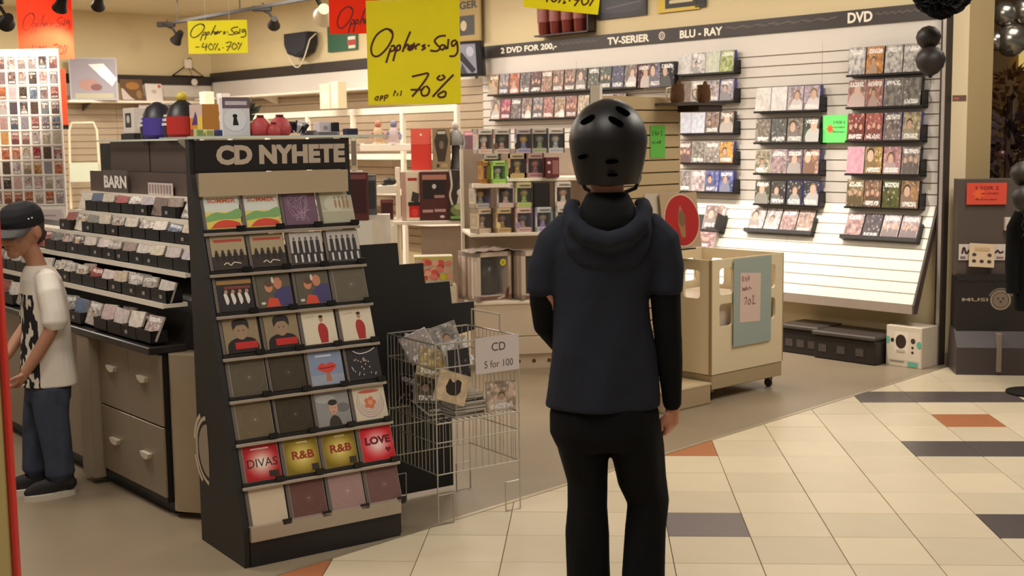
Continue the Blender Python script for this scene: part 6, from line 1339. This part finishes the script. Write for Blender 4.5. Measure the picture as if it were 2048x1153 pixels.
for i, (p0, p1, p2, c) in enumerate(((632, 660, 262, (120, 110, 116)), (640, 690, 265, (150, 140, 146)), (704, 730, 259, (62, 56, 84)), (402, 416, 258, (176, 190, 120)), (420, 436, 259, (206, 206, 130)), (438, 452, 260, (70, 76, 140)))):
    rbox(('low grey box lying behind the ribbon ornament', 'flat silver grey box in front of the small white box', 'low navy box at the right end of the glass shelf', 'tiny green toy block at the left end of the glass shelf', 'tiny yellow toy block on the glass shelf', 'tiny blue toy block on the glass shelf')[i], p0, p1, p2, c, .50 if i == 0 else .42, .03, name='small_box')
# on the browser ridge
def cx_(px): return -.59-(385-px)/180*.97
def cap_(label, px, c1, c2, pom):
    t = thing('beanie_hat', label, 'hat', CAB.w(cx_(px), .50, ZG-.002), R(-47.5)); k = 1.0
    g = G(); g.lathe([(.001, 0), (.085, 0), (.088, .05), (.08, .10), (.055, .15), (.02, .175), (.001, .178)], 18, ink(c1)); g.build('crown', None, t, smooth=True)
    g = G(); g.loft([[(.09*math.cos(R(a)), .09*math.sin(R(a)), z_) for z_ in (.0, .03)]+[(.02+.10*math.cos(R(a)), -.01+.10*math.sin(R(a)), z_) for z_ in (.10, .02)] for a in range(-70, 40, 10)], ink(c2)); g.build('side_panel', None, t)
    a = Art(0); a.rect(-.03, .03, 0, .012, (214, 206, 196)); a.rect(-.025, .025, .02, .032, (206, 200, 190)); a.rect(-.015, .02, .04, .05, (206, 200, 190)); a.build('lettering', None, t, loc=(0, -.09, .06), rot=(R(-6), 0, 0))
    if pom: G().ell((0, 0, .19), (.026, .026, .024), 12, 8).build('pompom', ink(pom), t, smooth=True)
cap_('black hat with blue and magenta panels on the browser ridge', 292, (32, 30, 40), (76, 60, 150), None); cap_('black hat with a red panel and yellow pompom on the browser ridge', 342, (26, 24, 26), (186, 44, 38), (206, 186, 60))
t = thing('mug_box', 'white mug carton standing on a black riser on the browser ridge', 'box', CAB.w(cx_(226), .47, ZG-.002), R(-47.5)); G().box(-.01, .15, -.01, .1, 0, .03).build('riser', ink((34, 28, 28)), t); G().bbox(.0, .13, 0, .09, .03, .155, .002).build('carton', ink((226, 216, 206)), t); a = Art(-.0005); a.rect(.03, .10, .06, .13, (60, 54, 52)); a.oval(.065, .1, .02, .02, (206, 200, 190)); a.build('print', None, t)
t = thing('toy_carton', 'orange and purple toy carton at the right end of the browser ridge', 'box', CAB.w(cx_(368), .47, ZG-.002), R(-47.5)); G().bbox(0, .13, 0, .08, 0, .15, .002).build('carton', ink((206, 140, 60)), t); a = Art(-.0005); a.rect(.0, .13, .09, .15, (206, 180, 170)); a.poly([(.02, .06), (.06, .12), (.1, .06)], (84, 60, 130)); a.rect(.0, .13, 0, .04, (150, 70, 50)); a.rect(.08, .13, .03, .1, (226, 196, 90)); a.build('print', None, t)
t = thing('acrylic_stand', 'clear acrylic hat stand on the browser ridge', 'stand', CAB.w(cx_(316), .53, ZG-.002), R(-47.5)); G().box(-.004, .004, 0, .008, 0, .17).box(-.13, .13, 0, .008, .16, .17).box(-.06, .06, -.04, .04, 0, .005).build('frame', mat('acrylic_clear', (226, 220, 206), .1, 0, 0, 5, alpha=.5), t)
for i, (p0, Y_, w_, h_, c) in enumerate(((400, 12.6, .12, .2, (206, 216, 190)), (434, 12.6, .1, .18, (190, 180, 176)), (640, 12.2, .17, .24, (214, 200, 172)), (662, 12.0, .12, .25, (216, 204, 170)))):
    s_ = wl(0, 0, 0); b_ = at(p0, (226, 226, 213, 212)[i], Y_); b_.z = 1.797
    t = thing('top_box', ('pale green box on top of the far white shelving', 'grey cup-like box on top of the far white shelving', 'cream glass-print box, left of the pair on the far white shelving', 'cream glass-print box, right of the pair on the far white shelving')[i], 'box', b_, R(-45)); G().bbox(0, w_, 0, .1, 0, h_, .002).build('carton', ink(c), t); a = Art(-.0005); a.rect(w_*.15, w_*.85, h_*.2, h_*.7, tuple(min(255, v*1.1) for v in c)); a.build('print', None, t)
# ---------------------------------------------------------------- right edge: black stand, balloons, shop beyond
sd = thing('promo_stand', 'black promotion stand with a round grey emblem beside the pillar', 'display stand', (2.245, 7.88, 0), R(-5)); SB = mat('stand_black', (34, 28, 26), .45, 0, .1, 5); SG = mat('stand_grey', (84, 72, 64), .5, 0, .06, 5)
G().prism([(0, 0), (0, .17), (.10, .27), (.25, .27), (.30, 0)], 0, .9, 'x').build('base', mat('stand_base', (70, 60, 60), .45), sd)
G().box(.01, .9, .09, .28, .24, .60).build('lower_body', SB, sd); G().box(.01, .9, .13, .28, .60, 1.2).build('upper_body', SG, sd); G().box(.01, .9, .085, .16, .575, .615).build('ledge', SB, sd)
a = Art(.0895); a.ring(.27, .455, .05, .062, (150, 134, 116), 24); a.oval(.27, .455, .046, .046, (132, 116, 98), 22); a.oval(.255, .465, .006, .006, (50, 40, 36), 8); a.oval(.285, .465, .006, .006, (50, 40, 36), 8); a.oval(.27, .445, .008, .006, (50, 40, 36), 8); a.ring(.27, .455, .066, .076, (120, 106, 90), 20, 20, 160)
a.text('MUSI', .04, .195, .447, .468, (170, 154, 136), .02); a.text('ER', .35, .42, .445, .463, (150, 134, 116), .02); a.build('lettering', None, sd)
G().bbox(.235, .265, -.012, .06, .02, .26, .003).build('handle_bar', mat('bar_grey', (150, 136, 126), .4, .3), sd, rot=(0, 0, 0))
note('orange price note on the black stand beside the pillar', (2.31, 7.985, 1.045), R(-5), .235, .133, (214, 74, 50), ((.2, .8, .68, .84, '3 FOR 2'), (.36, .8, .46, .56, 'pa utvalgte'), (.22, .78, .2, .28, 'filmer')), (232, 100, 50), inkc=(110, 30, 24))
for i, x_ in enumerate((.03, .175, .335)):
    t = thing('ticket_card', 'white ticket card with dark script, %s from left on the black stand' % ORD[i], 'card', (2.245+x_*.996, 7.88+.12-.087*x_, .70), R(-5), 'ticket cards on the black stand'); G().box(0, .135, 0, .002, 0, .10).build('card', ink((206, 192, 184), .7), t); a = Art(-.0004); a.stroke(curve([(.02, .04), (.03, .08), (.045, .04), (.06, .06), (.07, .045), (.085, .06), (.1, .045), (.12, .055)], 4), .012, (60, 48, 48)); a.rect(.01, .04, .008, .024, (120, 104, 100)); a.rect(.08, .12, .008, .022, (150, 110, 104)); a.build('lettering', None, t)
t = thing('dotted_card', 'cream card with six dark marks in front of the ticket cards', 'card', (2.325, 7.955, .665), rot=(R(-8), R(3), R(-5))); G().box(0, .15, 0, .002, 0, .145).build('card', ink((206, 182, 150), .7), t); a = Art(-.0004)
for x_, z_ in ((.03, .035), (.075, .035), (.12, .035), (.03, .075), (.12, .075)): a.oval(x_, z_, .013, .011, (66, 54, 46), 10)
a.rect(.03, .12, .10, .12, (190, 160, 120)); a.build('print', None, t)
t = thing('white_carton', 'small white carton on the black stand near the right edge', 'box', (2.535, 7.94, .885), R(-5)); G().bbox(0, .10, 0, .06, 0, .08, .002).build('carton', ink((206, 190, 176)), t); G().box(.07, .095, -.001, 0, .02, .06).build('print', ink((70, 50, 50)), t)
BAL = mat('balloon_black', (40, 32, 29), .5, 0, .08, 6)
def balloon(label, px, py, Y, r):
    p = at(px, py, Y); t = thing('balloon', label, 'balloon', p, group='black balloons'); G().lathe([(.001, -r*1.12), (r*.16, -r*1.1), (r*.1, -r*1.03), (r*.5, -r*.82), (r*.85, -r*.42), (r, .08*r), (r*.86, r*.52), (r*.5, r*.86), (.001, r)], 24).build('skin', BAL, t, smooth=True)
    G().tube([(0, 0, -r*1.1), (.006, 0, -r*1.6), (-.008, 0, -r*2.1), (.01, 0, -r*2.6), (-.004, 0, -r*3.0)], .0018, 5).build('ribbon', ink((40, 34, 34)), t, smooth=True)
balloon('upper black balloon of the pair on the dvd wall edge', 1857, 76, 8.0, .075); balloon('lower black balloon of the pair on the dvd wall edge', 1861, 122, 7.95, .09); balloon('upper black balloon at the right picture edge', 2046, 348, 7.15, .07); balloon('lower black balloon at the right picture edge', 2048, 396, 7.1, .072)
p = at(1886, -22, 7.7); t = thing('paper_pompom', 'black paper pompom hanging above the pillar', 'pompom', p); rp = random.Random(3)
for i in range(60):
    a_, e_ = rp.uniform(0, 6.283), math.asin(rp.uniform(-1, 1)); d = Vector((math.cos(e_)*math.cos(a_), math.cos(e_)*math.sin(a_), math.sin(e_))); q = d.to_track_quat('Z', 'Y').to_matrix().to_4x4(); n = 9
    vs = [(0, 0, .02)]+[((.055 if k % 2 else .048)*math.cos(2*math.pi*k/n), (.055 if k % 2 else .048)*math.sin(2*math.pi*k/n), .165+rp.uniform(-.008, .006)) for k in range(n)]
    G().add(vs, [(0, k+1, (k+1) % n+1) for k in range(n)], mat('tissue_black', (16, 14, 14), .9), q).build('petal', None, t)
G().tube([(0, 0, .1), (0, 0, CEIL-p.z)], .002, 5).build('string', TRK, t)
gx = at(2072, 640, 7.3).x; t = thing('black_coat', 'black coat hanging on a stand at the right picture edge', 'coat', (gx, 7.3, 0)); rs = []
for z_, w_, d_ in ((.48, .115, .07), (.6, .12, .072), (.8, .115, .068), (.95, .12, .065), (1.02, .115, .06), (1.06, .07, .05), (1.085, .04, .04)): rs.append([(w_*math.cos(k*.2618)*(1+.04*math.sin(3*k)), d_*math.sin(k*.2618)*(1+.05*math.sin(4*k)), z_) for k in range(24)])
G().loft(rs, BLKC).build('coat_body', None, t, smooth=True)
for s_ in (-1, 1): G().tube([(s_*.10, 0, 1.03), (s_*.135, 0, .95), (s_*.145, -.01, .75), (s_*.14, -.02, .58)], [.04, .045, .04, .036], 12, BLKC).build('sleeve', None, t, smooth=True)
G().tube([(0, .0, .0), (0, 0, 1.14)], .012, 8).build('pole', TRK, t); G().lathe([(.001, 0), (.15, 0), (.15, .012), (.02, .02), (.001, .02)], 20).build('foot', TRK, t)
G().tube([(-.12, 0, 1.03), (0, 0, 1.11), (.12, 0, 1.03)], .007, 6).build('hanger', TRK, t, smooth=True)
# shop beyond the pillar
fw = G().box(2.4, 8.5, 12.6, 12.7, 0, 3.3).build('wall_far', mat('far_wall_tan', (150, 122, 78), .7, 0, .05, 2)); struct(fw)
mw_ = G().box(2.6, 9, -1.5, 12.7, 3.3, 3.38).build('ceiling', mat('mall_ceiling', (120, 100, 72), .8)); struct(mw_)
t = thing('lit_window', 'bright bluish lit shop window beyond the pillar', 'window', (4.32, 12.55, .9)); G().box(0, .95, 0, .02, 0, 1.35).build('frame', mat('frame_grey', (190, 186, 190), .5), t); G().box(.04, .91, -.006, 0, .04, 1.31).build('pane', mat('pane_glow', (226, 222, 255), .3, emit=1.1), t); G().box(-.12, -.03, -.006, 0, .2, .8).build('side_pane', mat('pane_glow', (226, 222, 255), .3, emit=1.1), t)
t = thing('lit_panel', 'yellow lit panel on the far tan wall', 'lamp', (4.08, 12.55, 2.05)); G().box(0, .22, -.02, 0, 0, .28).build('panel', mat('panel_yellow_glow', (236, 206, 120), .4, emit=.55), t)
FOIL = mat('foil_silver', (150, 146, 136), .22, .85, .2, 14)
for i, (px, py, r) in enumerate(((2008, 28, .09), (2050, 22, .10), (2022, 80, .12), (2078, 88, .12), (1992, 82, .07))):
    p = at(px, py, 9.8); t = thing('foil_balloon', 'silver foil balloon beyond the pillar, %s of the cluster' % ('upper left', 'upper right', 'largest lower', 'lower right', 'leftmost')[i], 'balloon', p, group='silver balloons'); rs = []; rf = random.Random(i)
    G().loft([[(r*math.cos(e)*math.cos(k*.3491)*(1+.05*math.sin(6*k)), r*.7*math.cos(e)*math.sin(k*.3491), r*math.sin(e)*(1+.06*math.cos(4*k))) for k in range(18)] for e in [-1.4, -1.0, -.5, 0, .5, 1.0, 1.4]], FOIL).build('foil', None, t, smooth=60); G().tube([(0, 0, r), (0, 0, max(.3, 3.3-p.z))], .002, 5).build('string', TRK, t)
def deco_tree(label, px, py_top, py_bot, Y, w, c1, c2):
    b_ = at(px, py_bot, Y); top = at(px, py_top, Y).z; t = thing('decorated_tree', label, 'tree', (b_.x, Y, 0)); h = top; G().tube([(0, 0, 0), (0, 0, h*.9)], .03, 8).build('trunk', ink((70, 50, 36)), t); r_ = random.Random(int(px))
    tw = G().add([(0, 0, 0), (.02, .0, .05), (0, 0, .13), (-.02, 0, .05)], [(0, 1, 2, 3)]); 
    fo = G(); m1 = mat('tree_'+label[:6].replace(' ', '_'), c1, .7, 0, .5, 9)
    for i in range(420):
        z_ = r_.uniform(.25, 1); rr_ = w*(1.06-z_)*r_.uniform(.5, 1)+.02; a_ = r_.uniform(0, 6.28); q = Matrix.Translation((rr_*math.cos(a_), rr_*math.sin(a_), h*z_)) @ Matrix.Rotation(a_, 4, 'Z') @ Matrix.Rotation(r_.uniform(.6, 1.9), 4, 'Y'); fo.add([(0, 0, 0), (.02, .012, .05), (0, 0, .13), (-.02, -.012, .05)], [(0, 1, 2), (0, 2, 3)], m1, q)
    o = fo.build('foliage', None, t); o['kind'] = 'stuff'; bb = G().ell((0, 0, 0), (.035, .035, .035), 10, 8, mat('bauble_'+str(int(px)), c2, .2, .5)).mesh('bauble', True)
    for i in range(16): z_ = r_.uniform(.3, .95); rr_ = w*(1.06-z_)+.02; a_ = r_.uniform(3.3, 6.1); put('bauble', bb, t, (rr_*math.cos(a_), rr_*math.sin(a_), h*z_))
deco_tree('brown and gold decorated tree in the shop beyond the pillar', 2013, 145, 420, 11.2, .42, (120, 84, 44), (176, 130, 70)); deco_tree('dark purple decorated tree in front of the brown one', 2012, 235, 460, 9.6, .55, (52, 34, 34), (130, 90, 90))
# ---------------------------------------------------------------- red edged panel at the left picture edge
lp = at(25, 860, 2.9); t = thing('gate_panel', 'cream panel with a red edge at the left picture edge', 'panel', (lp.x, 2.9, 0), R(14))
G().bbox(-.55, -.022, 0, .03, .02, 1.5, .004).build('board', mat('gate_cream', (206, 184, 120), .5, 0, .04, 4), t); G().bbox(-.018, -.006, -.004, .034, .0, 1.52, .003).build('edge', mat('gate_red', (206, 44, 32), .4), t); G().box(-.5, .0, -.12, .15, 0, .02).build('foot', mat('gate_foot', (120, 110, 96), .5), t)
